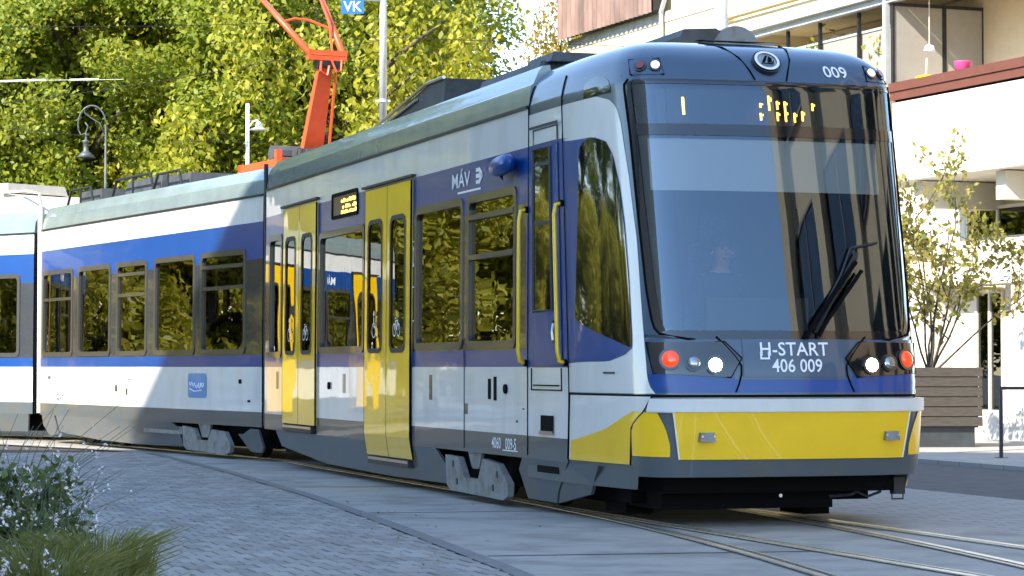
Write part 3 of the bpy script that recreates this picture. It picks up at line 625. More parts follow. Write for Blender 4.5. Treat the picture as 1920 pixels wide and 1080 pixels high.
def far_side(F, v0, v1):
    wall(F, v0, v1, [(v0 + .3, v1 - .3, 1.5, 2.85)], side=1); mb = MB(F); mb.quad((1.315, v0 + .3, 1.5), (1.315, v1 - .3, 1.5), (1.305, v1 - .3, 2.85), (1.305, v0 + .3, 2.85)); mb.build('far_window', 'window_glass', TRAM)
    mb = MB(F)
    n = int((v1 - v0) / 1.7)
    for i in range(n + 1): v = v0 + .3 + (v1 - v0 - .6) * i / n; mb.box(1.28, 1.325, v - .09, v + .09, 1.48, 2.88)
    mb.build('window_post', 'band', TRAM)
def end_wall(F, v):
    mb = MB(F)
    for a, b, c, d in ((-1.3, -.75, .47, 3.6), (.75, 1.3, .47, 3.6), (-.75, .75, 2.95, 3.6)): mb.box(a, b, v - .02, v + .02, c, d)
    mb.build('end_wall', 'band', TRAM)
def bellows(Fa, va, Fb, vb):
    P = [(-1.12, .55), (-1.18, .9), (-1.18, 3.3), (-1.0, 3.62), (1.0, 3.62), (1.18, 3.3), (1.18, .9), (1.12, .55)]; mb = MB(); n = 9; rows = []
    for k in range(n):
        t = k / (n - 1); sc = 1.0 if k % 2 else .95; row = []
        for u, z in P:
            a = Vector(Fa(u * sc, va, z)); b = Vector(Fb(u * sc, vb, z)); row.append(a.lerp(b, t))
        rows.append(row)
    m = len(P); mb.add([p for r in rows for p in r], [(k * m + i, k * m + i + 1, (k + 1) * m + i + 1, (k + 1) * m + i) for k in range(n - 1) for i in range(m - 1)]); mb.build('bellows', 'rubber', TRAM)

# --- front car
w1 = [(13.16, 13.96, 1.40, 2.98), (8.84, 11.08, 1.44, 2.88), (4.92, 6.70, 1.45, 2.92), (3.20, 4.78, 1.45, 2.92)]
d1 = [(6.80, 8.74, .32, 3.22), (11.17, 13.0, .575, 3.26)]
hol = [(a + .03, b - .03, c + .03, d - .03) for a, b, c, d in w1] + [(a + .01, b - .01, .47, 3.2) for a, b, c, d in d1]
hol += [(9.2, 10.4, 3.03, 3.27)]
wall(F1, 2.9, 14.2, hol); far_side(F1, 2.9, 14.2); car_roof(F1, 2.9, 14.2); end_wall(F1, 14.18)
side_window(F1, *w1[0]); side_window(F1, *w1[1]); side_window(F1, *w1[2]); side_window(F1, *w1[3], split=[2.30, 2.68])
door(F1, *d1[0], marks=('bicycle', 'wheelchair')); door(F1, *d1[1], marks=('bicycle', 'wheelchair'), wz=(1.46, 2.88))
dm = MB(); dm.box(-1.318, -1.25, 9.2, 10.4, 3.03, 3.27); sd = dm.build('side_display', 'display', TRAM); ringm = MB(F1); ringmesh(ringm, F1, 9.17, 10.43, 3.0, 3.30, .04, .04, .014, .02); ringm.build('display_frame', 'black', sd)
rr = random.Random(3); mb = MB()
for row in (3.20, 3.13, 3.07):
    v = 9.95
    while v > 9.26:
        w = rr.uniform(.015, .045)
        if rr.random() < .75: mb.box(-1.322, -1.319, v - w, v, row - .022, row + .022 * rr.random())
        v -= w + rr.uniform(.012, .03)
mb.build('amber_letters', 'led', sd)
interior(F1, 2.9, 14.1, [(s, v, d) for v, d in ((3.5, 1), (4.4, -1), (5.2, 1), (6.1, -1), (9.3, 1), (10.3, -1)) for s in (-.95, -.5, .5, .95)], [(-.9, 7.0), (-.9, 8.5), (-.9, 11.3), (-.9, 12.8), (.3, 7.7), (-.7, 4.8)])
underframe_shade(F1, .9, 14.1); wheelset(F1, 3.6); wheelset(F1, 5.3)
# skirts and bogie cover of the front car
skirt(F1, [(5.90, .47), (5.62, .30), (5.72, .12), (8.0, .105), (11.0, .13), (13.35, .27), (13.5, .46), (13.4, .47)])
skirt(F1, [(3.02, .47), (3.20, .36), (3.12, .10), (2.30, .10), (2.20, .20), (1.75, .47)])
skirt(F1, [(2.28, .10), (2.18, .20), (1.72, .47), (1.0, .47), (1.35, .22)], off=-.01)
small(F1, 12.2, 13.0, .30, .40, 'black', off=-.012); small(F1, 2.02, 2.62, .36, .45, 'black', 'step_recess', off=.004)
bogie = [(5.47, .42), (5.02, .41), (4.84, .22), (4.38, .22), (4.20, .42), (3.72, .39), (3.42, .22), (3.46, .10), (3.60, .06), (5.35, .075), (5.47, .13)]
skirt(F1, bogie, 'bogie_cover', 'bogie_grey', off=.02, slope=.05, th=.06)
skirt(F1, [(4.84, .47), (4.74, .33), (4.70, .31), (4.52, .31), (4.48, .33), (4.38, .47)], 'spring_cover', 'bogie_grey', off=-.03, slope=.05)
for v, z in ((5.2, .33), (3.75, .28), (5.1, .16), (3.9, .15)): skirt(F1, [(v - .03, z - .02), (v + .03, z - .02), (v + .03, z + .04), (v - .03, z + .04)], 'cover_bolt', 'dark_metal', off=.024, slope=.05, th=.01)
# small plates and marks on the white flank
for v0, v1, z0, z1, m in ((6.02, 6.12, .95, 1.20, 'frame_grey'), (3.98, 4.07, .98, 1.17, 'black'), (3.80, 3.89, .97, 1.19, 'black'), (9.72, 9.84, .98, 1.2, 'frame_grey'), (13.35, 13.47, 1.0, 1.22, 'frame_grey'), (4.75, 4.84, .83, .93, 'frame_grey'), (3.15, 3.19, .78, .80, 'black'), (2.95, 3.0, .90, .91, 'black')):
    small(F1, v0, v1, z0, z1, m)
for v, z in ((3.50, 1.08), (10.5, 1.06)):
    mb = MB(F1); mb.cyl((-1.31, v, z), (-1.345, v, z), .045, n=12); mb.build('socket_cover', 'black', TRAM)
mb = MB(F1); mb.tube([(-1.329, 4.86, z) for z in np.linspace(.5, 1.28, 5)], .004, 4); mb.tube([(-1.330, 4.86 - .0, z) for z in (1.28, 1.44)], .004, 4); mb.build('body_seam', 'black', TRAM)
side_text(F1, 'MÁV', .20, 5.02, 3.085, sx=1.55, name='operator_lettering', off=.005)
mb = MB(F1)
P = lambda x, y: (-up(3.1 + y) - .005, 4.50 - x, 3.095 + y)
for tri in (((.0, .04), (.10, .04), (.10, .075), (.0, .075)), ((.0, -.02), (.22, -.02), (.22, .02), (.0, .02)), ((.0, -.075), (.10, -.075), (.10, -.04), (.0, -.04)), ((.10, -.09), (.22, -.02), (.22, .02), (.10, -.03)), ((.10, .09), (.22, .02), (.22, -.02), (.10, .03))): mb.add([P(x, y) for x, y in tri], [(0, 1, 2, 3)])
mb.quad(P(-.62, -.135), P(.16, -.135), P(.16, -.115), P(-.62, -.115)); mb.build('operator_mark', 'lettering', TRAM)
side_text(F1, '2', .30, 6.752, 2.41, sx=.35, name='class_number', off=.006)
for z in (2.57, 2.10, 1.75): small(F1, 6.715, 6.79, z, z + .012, 'lettering', 'pillar_mark', off=.005)
for k, ch in enumerate(('4060', '009-5')): side_text(F1, ch, .145, 3.80 - k * .45, .575, name='register_lettering', off=.004, sx=1.0)
small(F1, 3.15, 3.6, .515, .525, 'lettering', 'register_line', off=.004)
# camera mirror: a blue pod with a hood
mb = MB()
for k in range(9):
    pass
prof = [(.0, -.30), (.05, -.28), (.085, -.2), (.095, -.05), (.09, .1), (.07, .2), (.03, .25)]
rows = [[(-1.41 + r * math.cos(t) * .9, 3.38 + y, 3.12 + r * math.sin(t) - .04 * (y + .3)) for t in [2 * math.pi * i / 14 for i in range(14)]] for r, y in prof]
n = 14; mb.add([p for r in rows for p in r], [(k * n + i, k * n + (i + 1) % n, (k + 1) * n + (i + 1) % n, (k + 1) * n + i) for k in range(len(prof) - 1) for i in range(n)]); mp = mb.build('mirror_pod', 'blue', TRAM, smooth=True)
mb = MB(); mb.cyl((-1.31, 3.36, 3.16), (-1.40, 3.38, 3.14), .05, .04, n=10); mb.build('pod_arm', 'blue', mp); mb = MB(); mb.add([(-1.44, 3.44, 3.05), (-1.37, 3.44, 3.05), (-1.40, 3.36, 2.97)], [(0, 1, 2)]); mb.build('pod_fin', 'blue', mp)
# roof kit of the front car
mb = MB(); mb.prism([(7.3, 3.98), (10.8, 3.98), (10.2, 4.03), (7.9, 4.34), (7.2, 4.34)], lambda v, z: (-.85, v, z), lambda v, z: (.85, v, z)); rk = mb.build('roof_fairing', 'roof_kit', TRAM)
mb = MB(); mb.tube([(-.87, 10.7, 4.01), (-.87, 7.9, 4.35), (-.87, 7.2, 4.35)], .02, 6); mb.tube([(-.87, 10.4, 4.0), (-.87, 8.3, 4.22)], .018, 6); mb.build('fairing_trim', 'steel', rk)
mb = MB(); mb.box(-1.0, .6, 3.6, 5.6, 3.96, 4.12, tp=.06); mb.box(-.9, .2, 3.5, 4.3, 4.1, 4.19, tp=.05); mb.build('roof_box', 'roof_kit', TRAM)
mb = MB(); mb.prism([(.34, 3.97), (.34, 4.36), (.38, 4.43), (.70, 4.45), (.80, 4.40), (.80, 3.97)], lambda x, z: (x, 3.4, z), lambda x, z: (x, 4.9, z)); ac = mb.build('air_conditioner', 'roof_kit', TRAM)
mb = MB(); T = np.linspace(0, math.pi, 14); mb.add([(.90 + .24 * math.cos(t), y, 4.24 + .24 * math.sin(t)) for y in (3.39, 4.9) for t in T] , [tuple(range(13, -1, -1))] + [(i, i + 1, 15 + i, 14 + i) for i in range(13)]); mb.box(.68, 1.12, 3.40, 4.9, 3.97, 4.24); mb.box(1.125, 1.30, 3.4, 4.9, 3.97, 4.33); mb.build('air_duct', 'bogie_grey', ac)
# underside of the front: coupler box, cables, wheel guards
mb = MB(); mb.box(-1.0, 1.02, .30, 1.3, .27, .50); mb.box(-.95, .55, .5, 2.6, .13, .35); mb.build('coupler_shade_box', 'black', TRAM)  # coupler box made wide and black, standing in for shade under the nose
mb = MB(); mb.tube([(.52, .5, .22), (.68, .42, .24), (.8, .4, .31), (.98, .36, .33)], .018, 6); mb.tube([(.70, .4, .27), (.80, .36, .22), (.92, .36, .26)], .012, 6); mb.box(1.0, 1.10, .28, .36, .24, .38); mb.tube([(1.0, .32, .25), (1.0, .32, .20), (1.10, .32, .20), (1.10, .32, .25)], .008, 5); mb.build('coupler_cable', 'dark_metal', TRAM)
mb = MB()
for z in (.30, .24): mb.cyl((.02, .345, z), (.02, .335, z), .015, n=8)
mb.build('bolt', 'steel', TRAM)
mb = MB(); mb.box(.62, .86, 1.25, 1.75, .03, .3); mb.build('wheel_guard', 'black', TRAM); mb = MB(); mb.box(-.98, -.74, 1.25, 1.75, .06, .3); mb.build('wheel_guard', 'black', TRAM)
# gangways
bellows(F1, 14.2, F2, 0.0); bellows(F2, 10.2, F3, 0.0)
mb = MB(); mb.cyl((-1.30, 14.26, .5), (-1.30, 14.26, 3.95), .03, n=8); mb.build('gangway_post', 'dark_metal', TRAM); mb = MB(F2); mb.cyl((-1.30, 10.28, .5), (-1.30, 10.28, 4.0), .06, n=8); mb.build('gangway_post', 'aircon', TRAM)

# --- middle car
L2 = 10.2; w2 = [(8.42, 10.1, None), (6.46, 8.15, None), (4.72, 6.16, [2.36, 2.68]), (2.62, 4.40, None), (.62, 2.40, [2.36, 2.66])]
w2 = [(a, b, s) for a, b, s in w2]; w2[0] = (8.42, 10.1, [2.38])
wall(F2, 0, L2, [(a + .03, b - .03, 1.48, 2.86) for a, b, s in w2]); far_side(F2, 0, L2); car_roof(F2, 0, L2); end_wall(F2, .02); end_wall(F2, L2 - .02)
for a, b, s in w2: side_window(F2, a, b, split=s)
interior(F2, .1, L2 - .1, [(s, v, d) for v, d in ((1.0, 1), (1.9, -1), (3.0, 1), (4.0, -1), (5.0, 1), (6.0, -1), (7.0, 1), (8.0, -1)) for s in (-.95, -.5, .5, .95)], [(-1.0, 9.9), (-.9, 9.2), (-1.0, 8.7), (-.7, 5.5), (-.7, 3.4)])
underframe_shade(F2, .1, L2 - .1); wheelset(F2, 1.4); wheelset(F2, 2.9); wheelset(F2, 7.4); wheelset(F2, 9.0)
skirt(F2, [(3.6, .47), (3.35, .40), (3.30, .12), (5.4, .10), (7.3, .12), (9.3, .20), (9.3, .47)])
skirt(F2, [(9.4, .47), (9.35, .16), (9.9, .12), (10.15, .3), (10.1, .47)]); skirt(F2, [(.15, .44), (.45, .44), (.75, .36), (.95, .36), (.6, .12), (.2, .12), (.1, .2)])
skirt(F2, [(3.07, .43), (2.60, .40), (2.45, .24), (2.05, .24), (1.88, .40), (1.36, .38), (1.15, .20), (1.2, .10), (1.4, .06), (2.95, .09), (3.07, .15)], 'bogie_cover', 'bogie_grey', off=.02, slope=.05, th=.06)
skirt(F2, [(2.5, .47), (2.38, .28), (2.12, .28), (2.0, .47)], 'spring_cover', 'bogie_grey', off=-.02, slope=.05)
small(F2, 3.2, 4.9, .30, .41, 'bogie_grey', off=.0)
mb = MB(F2); mb.add([(-1.331, v, z) for v, z in rrect(2.12, 2.88, .84, 1.19, .06)], [tuple(range(24))[::-1]]); lg = mb.build('logo_plate', 'logo_blue', TRAM)
mb = MB(F2); rr = random.Random(8)
for k in range(5):
    v = 2.74 - k * .12; h = rr.uniform(.03, .06); z = 1.0 + rr.uniform(-.02, .03); mb.tube([(-1.333, v + .05, z + h), (-1.333, v + .04, z), (-1.333, v, z - .01), (-1.333, v - .04, z + .02), (-1.333, v - .03, z + h)], .011, 4)
mb.tube([(-1.333, 2.8, .97), (-1.333, 2.6, .93), (-1.333, 2.3, .95)], .009, 4); mb.build('logo_script', 'lettering', lg)
for v0, v1, z0, z1, m in ((.75, .86, 1.05, 1.11, 'black'), (5.6, 5.68, .85, .95, 'frame_grey'), (6.1, 6.2, .9, 1.0, 'frame_grey'), (9.6, 9.75, 1.08, 1.13, 'frame_grey'), (5.3, 5.6, 1.08, 1.09, 'frame_grey'), (.42, .52, .80, .83, 'black')): small(F2, v0, v1, z0, z1, m)
# roof kit of the middle car: dark boxes inside a rail, and the pantograph
for v0, v1, z in ((4.3, 5.4, 4.22), (5.6, 7.4, 4.26), (8.6, 9.8, 4.24)):
    mb = MB(F2); mb.box(-.8, .8, v0, v1, 3.96, z, tp=.05); rb = mb.build('roof_box', 'roof_kit', TRAM)
    mb = MB(F2); mb.tube([(-.95, v0 - .1, 3.97), (-.95, v0 + .05, z + .02), (-.95, v1 - .1, z + .02), (-.95, v1 + .15, 3.97)], .022, 6); mb.tube([(-.95, (v0 + v1) / 2, 3.97), (-.95, (v0 + v1) / 2, z + .02)], .018, 6); mb.build('roof_guard', 'dark_metal', rb)
mb = MB(F2); mb.lathe([(.07, 0), (.08, .05), (.06, .12), (.02, .14)], (-.4, 3.9, 4.0), 10); mb.build('antenna', 'lettering', TRAM); mb = MB(F2); mb.box(-.6, .2, 3.2, 3.75, 3.96, 4.12, tp=.04); mb.build('roof_box', 'roof_kit', TRAM)
PG = empty('pantograph'); PG.parent = TRAM
def pg(name, mb, m, smooth=False): return mb.build(name, m, PG, smooth)
mb = MB(F2); mb.box(-.75, .75, .75, .87, 4.06, 4.18); mb.box(-.75, .75, 2.3, 2.42, 4.06, 4.18); mb.box(-.75, -.63, .75, 2.42, 4.07, 4.17); mb.box(.63, .75, .75, 2.42, 4.07, 4.17); mb.box(-.98, -.90, .35, .43, 3.96, 4.25); pg('base_frame', mb, 'panto')
for u in (-.69, .69):
    for v in (.8, 2.36): mb = MB(F2); mb.lathe([(.05, -.12), (.09, -.10), (.05, -.08), (.09, -.05), (.05, -.03), (.07, 0)], (u, v, 4.07), 10); pg('insulator', mb, 'aircon')
mb = MB(F2); mb.cyl((-.6, 1.5, 4.28), (.6, 1.5, 4.28), .13, n=10); mb.box(-.35, .35, 1.2, 1.85, 4.14, 4.36, tp=.03)
for k in range(6): mb.cyl((-.3 + k * .11, 1.15, 4.2), (-.3 + k * .11, 1.15, 4.34), .03, n=6)
pg('drive_box', mb, 'roof_kit')
def beam(mb, a, b, w0, h0, w1=None, h1=None):
    w1 = w1 or w0; h1 = h1 or h0; a = Vector(a); b = Vector(b); d = (b - a).normalized(); x = Vector((1, 0, 0)); x = (x - d * x.dot(d)).normalized(); y = d.cross(x); vs = []
    for p, w, h in ((a, w0, h0), (b, w1, h1)): vs += [p - x * w - y * h, p + x * w - y * h, p + x * w + y * h, p - x * w + y * h]
    mb.add(vs, [(3, 2, 1, 0), (4, 5, 6, 7), (0, 1, 5, 4), (1, 2, 6, 5), (2, 3, 7, 6), (3, 0, 4, 7)])
mb = MB(F2); beam(mb, (-.02, 1.42, 4.36), (.0, .98, 5.52), .15, .06, .10, .05); pg('lower_arm', mb, 'panto')
mb = MB(F2); mb.cyl((.2, 1.30, 4.40), (.14, .92, 5.45), .022, n=8); pg('coupling_rod', mb, 'panto')
mb = MB(F2); mb.cyl((-.25, .95, 5.66), (.27, .95, 5.66), .055, n=10); mb.box(-.28, .30, .9, 1.0, 5.58, 5.72); pg('elbow', mb, 'panto')
mb = MB(F2); mb.box(-.15, .2, .9, 1.0, 5.47, 5.58); pg('elbow_bearing', mb, 'dark_metal')
for a, b in (((-.24, .95, 5.66), (-.62, 2.6, 6.95)), ((.26, .95, 5.68), (.52, 2.6, 6.95))): mb = MB(F2); mb.cyl(a, b, .050, .035, n=10); pg('upper_arm', mb, 'panto', True)
mb = MB(F2); mb.tube([(-.40, 1.62, 6.18), (-.2, 1.60, 6.24), (0, 1.55, 6.22), (.24, 1.40, 6.1)], .02, 6); mb.tube([(.10, .95, 5.66), (.28, 1.5, 6.22), (.44, 2.3, 6.75)], .018, 6); mb.tube([(-.1, .88, 5.56), (-.12, .86, 5.42), (-.02, .86, 5.36), (.02, .88, 5.5)], .018, 6); mb.tube([(.05, .88, 5.60), (.12, .86, 5.42), (.2, .88, 5.44), (.22, .9, 5.6)], .016, 6); pg('bracing', mb, 'panto')
mb = MB(F2)
for v in (2.35, 2.75): mb.tube([(-.95, v, 6.82), (-.75, v, 6.97), (-.5, v, 7.0), (.5, v, 7.0), (.75, v, 6.97), (.95, v, 6.82)], .03, 6)
pg('contact_strip', mb, 'dark_metal')

# --- rear car
L3 = 9.6; d3 = [(1.9, 3.7, .45, 3.22), (6.9, 8.5, .45, 3.22)]; w3 = [(.35, 1.6, None), (3.95, 5.3, None), (5.4, 6.7, [2.3]), (8.7, 9.45, None)]
wall(F3, 0, L3, [(a + .03, b - .03, 1.48, 2.86) for a, b, s in w3] + [(a + .01, b - .01, .47, 3.2) for a, b, c, d in d3]); far_side(F3, 0, L3); car_roof(F3, 0, L3); end_wall(F3, .02); end_wall(F3, L3)
for a, b, s in w3: side_window(F3, a, b, split=s)
for d in d3: door(F3, *d, marks=('bicycle', 'wheelchair'))
interior(F3, .1, L3 - .1, [(s, v, 1) for v in (4.3, 5.6) for s in (-.95, .95)], [(-.9, 2.0), (-.9, 3.6)])
underframe_shade(F3, .1, L3 - .1); wheelset(F3, 5.0); wheelset(F3, 6.6); skirt(F3, [(.1, .47), (.2, .16), (9.3, .12), (9.5, .47)])
side_text(F3, 'MÁV', .22, 5.6, 3.04, sx=1.2, name='operator_lettering')
mb = MB(F3); mb.prism([(.3, 3.96), (.7, 4.28), (1.5, 4.40), (3.6, 4.40), (4.2, 4.2), (4.4, 3.96)], lambda v, z: (-1.0, v, z), lambda v, z: (1.0, v, z)); rf = mb.build('roof_fairing', 'aircon', TRAM); mb = MB(F3); mb.box(-.9, .5, 1.2, 3.4, 4.38, 4.55, tp=.04); mb.build('roof_box', 'aircon', rf)
mb = MB(F3); mb.tube([(-1.06, .1, 3.95), (-1.06, .15, 4.3), (-1.06, .5, 4.36), (-1.06, 1.2, 4.36)], .025, 6); mb.build('roof_guard', 'aircon', rf)

# ------------------------------------------------------------------ driver, seated behind the dashboard
drv = empty('person', (*W(-.05, 1.45), 1.55), TH); tag(drv, 'driver in a blue-grey shirt seated behind the tram windscreen', 'person')
def skin_mesh(name, verts, edges, radii, m, parent, root=0, sub=2):
    me = bpy.data.meshes.new(name); me.from_pydata(verts, edges, []); o = bpy.data.objects.new(name, me); COL.objects.link(o); o.parent = parent
    o.modifiers.new('skin', 'SKIN'); 
    for i, r in enumerate(radii): me.skin_vertices[0].data[i].radius = (r, r) if not isinstance(r, tuple) else r
    me.skin_vertices[0].data[root].use_root = True
    s = o.modifiers.new('sub', 'SUBSURF'); s.levels = sub; s.render_levels = sub
    dg = bpy.context.evaluated_depsgraph_get(); nm = bpy.data.meshes.new_from_object(o.evaluated_get(dg)); o.modifiers.clear(); o.data = nm; nm.name = name; nm.materials.clear(); nm.materials.append(M[m])
    nm.polygons.foreach_set('use_smooth', [True] * len(nm.polygons)); return o
V = [(0, 0, .05), (0, .03, .25), (0, .02, .42), (0, 0, .54), (0, -.025, .60), (0, -.05, .685), (0, -.055, .775)]
E_ = [(0, 1), (1, 2), (2, 3), (3, 4), (4, 5), (5, 6)]; RR = [(.17, .12), (.16, .11), (.18, .11), (.085, .07), (.062, .062), (.082, .10), (.078, .095)]
for s in (-1, 1):
    k = len(V); V += [(.2 * s, 0, .46), (.27 * s, -.08, .20), (.17 * s, -.34, .16), (.10 * s, -.46, .18), (.10 * s, -.05, .0), (.14 * s, -.46, .02), (.15 * s, -.50, -.40), (.15 * s, -.62, -.46)]
    E_ += [(2, k), (k, k + 1), (k + 1, k + 2), (k + 2, k + 3), (0, k + 4), (k + 4, k + 5), (k + 5, k + 6), (k + 6, k + 7)]; RR += [.065, .05, .036, .034, .09, .07, .05, .04]
skin_mesh('body', V, E_, RR, 'skin', drv)
V2 = [(0, .0, .04), (0, .03, .25), (0, .02, .43), (0, .0, .54)]; E2 = [(0, 1), (1, 2), (2, 3)]; R2 = [(.185, .135), (.175, .125), (.195, .125), (.09, .08)]
for s in (-1, 1): k = len(V2); V2 += [(.2 * s, 0, .46), (.27 * s, -.08, .20), (.20 * s, -.27, .17)]; E2 += [(2, k), (k, k + 1), (k + 1, k + 2)]; R2 += [.08, .062, .048]
skin_mesh('shirt', V2, E2, R2, 'shirt', drv)
mb = MB(); mb.grid(lambda x, y: ((.094 + .01 * math.sin(3 * x)) * math.cos(2 * math.pi * x) * math.cos(y * 1.45), -.035 + .105 * math.sin(2 * math.pi * x) * math.cos(y * 1.45), .755 + .125 * math.sin(y * 1.45)), 20, 8); mb.build('hair', 'hair', drv, smooth=True)
mb = MB(); mb.cyl((0, -.14, .715), (0, -.168, .69), .012, .018, n=8); 
for s in (-1, 1): mb.cyl((.082 * s, -.04, .695), (.10 * s, -.035, .705), .022, n=8)
mb.build('nose_and_ears', 'skin', drv, smooth=True)
mb = MB()
for s in (-1, 1): mb.cyl((.032 * s, -.12, .73), (.032 * s, -.152, .73), .010, n=8)
mb.box(-.025, .025, -.150, -.12, .645, .653); mb.build('eyes_and_mouth', 'hair', drv)
mb = MB()
for s in (-1, 1):
    c = Vector((.10 * s, -.47, .18))
    for k in range(4): mb.tube([c + Vector((s * (.03 - .02 * k), -.01, 0)), c + Vector((s * (.03 - .021 * k), -.05 - .006 * (k in (1, 2)), .005)), c + Vector((s * (.03 - .021 * k), -.065, -.025))], .009, 6, r1=.007)
    mb.tube([c + Vector((-s * .035, .01, 0)), c + Vector((-s * .06, -.02, .0)), c + Vector((-s * .055, -.045, -.01))], .010, 6, r1=.008)
mb.build('fingers', 'skin', drv, smooth=True)
# ------------------------------------------------------------------ apartment house on the right
mat('render_white', (0.70, 0.665, 0.59), 0.85, dirt=(0.60, 0.565, 0.49), vscale=1.6, bump=0.2, bscale=40)
mat('render_cream', (0.72, 0.62, 0.40), 0.85, var=0.07, vscale=1.0, bump=0.2, bscale=40)
mat('plinth', (0.46, 0.46, 0.44), 0.85, var=0.2, vscale=4, bump=0.2)
mat('fascia_red', (0.15, 0.052, 0.036), 0.55, var=0.12, vscale=3)
mat('corrugated', (0.24, 0.155, 0.13), 0.7, var=0.6, vscale=1.3, stretch=(1, 1, .25))
mat('screen_grey', (0.33, 0.31, 0.28), 0.6, var=0.05)
mat('shutter', (0.55, 0.46, 0.36), 0.7); mat('beige', (0.62, 0.52, 0.38), 0.8, var=0.06)
mat('pole_grey', (0.50, 0.52, 0.52), 0.45, metal=0.2, var=0.12, vscale=4)
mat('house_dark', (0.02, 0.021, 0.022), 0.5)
AB = R(90 + 21.7)
H = empty('apartment_house', (8.06, 43, 0), AB); tag(H, 'cream and white apartment house with red edged terrace and balconies', 'building')
def hb(name, boxes, m, parent=H, tp=0.0):
    mb = MB()
    for b in boxes: mb.box(*b, tp=tp)
    return mb.build(name, m, parent)
hb('wall', [(-9, 3.0, -2.5, -2.0, 0, 12), (3.0, 9.9, -2.5, -2.0, 0, 8.3), (9.9, 18.1, -6, 0, 0, 8.92)], 'render_cream')
hb('end_wall', [(3.0, 18.1, -8, -6.02, 0, 11)], 'render_cream')
hb('terrace_front', [(-9, 3.26, -.25, 0, 4.61, 6.03)], 'render_white'); hb('terrace_slab', [(-9, 3.26, -2.0, -.26, 4.62, 4.80)], 'render_white')
hb('terrace_gap', [(-9, 3.25, -.2, -.06, 6.03, 6.07)], 'black')
for z0, z1, n in ((6.07, 6.22, .05), (6.223, 6.38, .08)): hb('fascia_board', [(-9, 3.26, -.28, n, z0, z1)], 'fascia_red')
for s in (2.72, .02, -2.7, -5.4): hb('cross_beam', [(s, s + .30, -2.0, -.30, 4.12, 4.60)], 'render_white')
for s in (2.72, -.9, -4.6): hb('column', [(s - .1, s + .85, -2.0, -.35, 0.05, 2.72)], 'render_white')
hb('parapet', [(-9, 3.1, -1.0, -.80, 2.75, 3.50)], 'render_white'); hb('ledge', [(-9, 3.15, -1.0, -.30, 2.70, 2.82)], 'render_white')
hb('back_wall', [(-9, 9, -2.02, -1.9, 3.4, 3.56), (3.9, 9, -2.02, -1.9, 3.5, 4.62), (1.1, 1.6, -2.02, -1.9, 3.5, 4.62), (-9, -.6, -2.02, -1.9, 3.5, 4.62)], 'render_white')
def window(s0, s1, z0, z1, n, parent=H, m='render_white', bars=1, nm='window'):
    fr = MB(); w = .06
    for b in ((s0, s0 + w, n - .05, n + .03, z0, z1), (s1 - w, s1, n - .05, n + .03, z0, z1), (s0 + w, s1 - w, n - .05, n + .03, z0, z0 + w), (s0 + w, s1 - w, n - .05, n + .03, z1 - w, z1)): fr.box(*b)
    for k in range(bars): c = s0 + (s1 - s0) * (k + 1) / (bars + 1); fr.box(c - .03, c + .03, n - .04, n + .025, z0 + w, z1 - w)
    f = fr.build(nm, m, parent); g = MB(); g.box(s0 + w, s1 - w, n - .02, n - .012, z0 + w, z1 - w); g.build('pane', 'house_glass', f)
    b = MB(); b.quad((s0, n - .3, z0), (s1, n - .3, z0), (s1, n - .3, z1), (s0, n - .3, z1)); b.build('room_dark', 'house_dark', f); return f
window(1.7, 3.8, 3.58, 4.2, -1.88); window(-.5, 1.0, 3.58, 4.55, -1.88)
window(.95, 1.85, .25, 2.62, -.85, bars=1, nm='shop_door'); window(-2.3, -1.0, .5, 2.6, -.9); hb('shop_wall', [(1.87, 3.0, -.98, -.86, .05, 2.70), (-.05, .93, -.98, -.86, .05, 2.70), (-4, -2.32, -.98, -.86, .05, 2.70)], 'render_white')
hb('plinth', [(-4, 3.6, -.34, -.30, .05, .55)], 'plinth')
hb('panel_joint', [(-.93, -.905, -.34, -.295, .75, 2.70)], 'dark_metal')
# terrace above the red fascia: privacy screen across it, posts, roof edge, shutters
sc_ = hb('privacy_screen', [(3.28, 3.32, -1.06, -.06, 6.38, 7.80), (3.28, 3.32, -1.90, -1.14, 6.38, 7.80)], 'screen_grey')
hb('screen_frame', [(3.26, 3.34, -.06, -.02, 6.38, 7.86), (3.26, 3.34, -1.14, -1.06, 6.38, 7.80), (3.26, 3.34, -1.97, -1.90, 6.38, 7.86), (3.26, 3.34, -1.90, -.06, 7.80, 7.86)], 'dark_metal', sc_)
hb('terrace_post', [(3.36, 3.46, -.02, .08, 6.38, 7.98)], 'pole_grey')
hb('terrace_floor', [(-9, 9.9, -2.0, -.29, 6.20, 6.34)], 'render_white')
hb('roof_edge', [(-9, 9.9, -2.0, .06, 8.12, 8.30)], 'render_cream'); hb('roof_gutter', [(-9, 9.9, .062, .16, 7.98, 8.10), (-9, 9.9, -.1, .05, 7.86, 7.97)], 'pole_grey')
hb('upper_band', [(3.3, 9.9, .0, .20, 8.36, 8.52), (-9, 9.9, -2, -.25, 8.32, 9.2)], 'render_cream')
hb('balcony_panel', [(3.5, 8.4, -.20, -.16, 6.38, 7.45), ], 'screen_grey'); hb('balcony_rail', [(3.5, 8.4, -.22, -.14, 7.455, 7.50)], 'pole_grey')
for s in (4.6, 6.1, 7.4): hb('balcony_post', [(s, s + .06, -.13, -.07, 6.38, 7.85)], 'dark_metal')
hb('terrace_back', [(-9, 9.9, -1.98, -1.92, 6.34, 8.1)], 'beige')
mb = MB(); 
for k in range(28): mb.box(-1.5, .9, -1.90, -1.885, 6.4 + k * .06, 6.45 + k * .06)
mb.build('roller_shutter', 'shutter', H); hb('door_post', [(1.35, 1.42, -1.91, -1.86, 6.34, 8.0)], 'dark_metal')
window(4.2, 6.0, 6.9, 7.8, -1.88); window(6.6, 8.2, 6.9, 7.8, -1.88)
mb = MB()
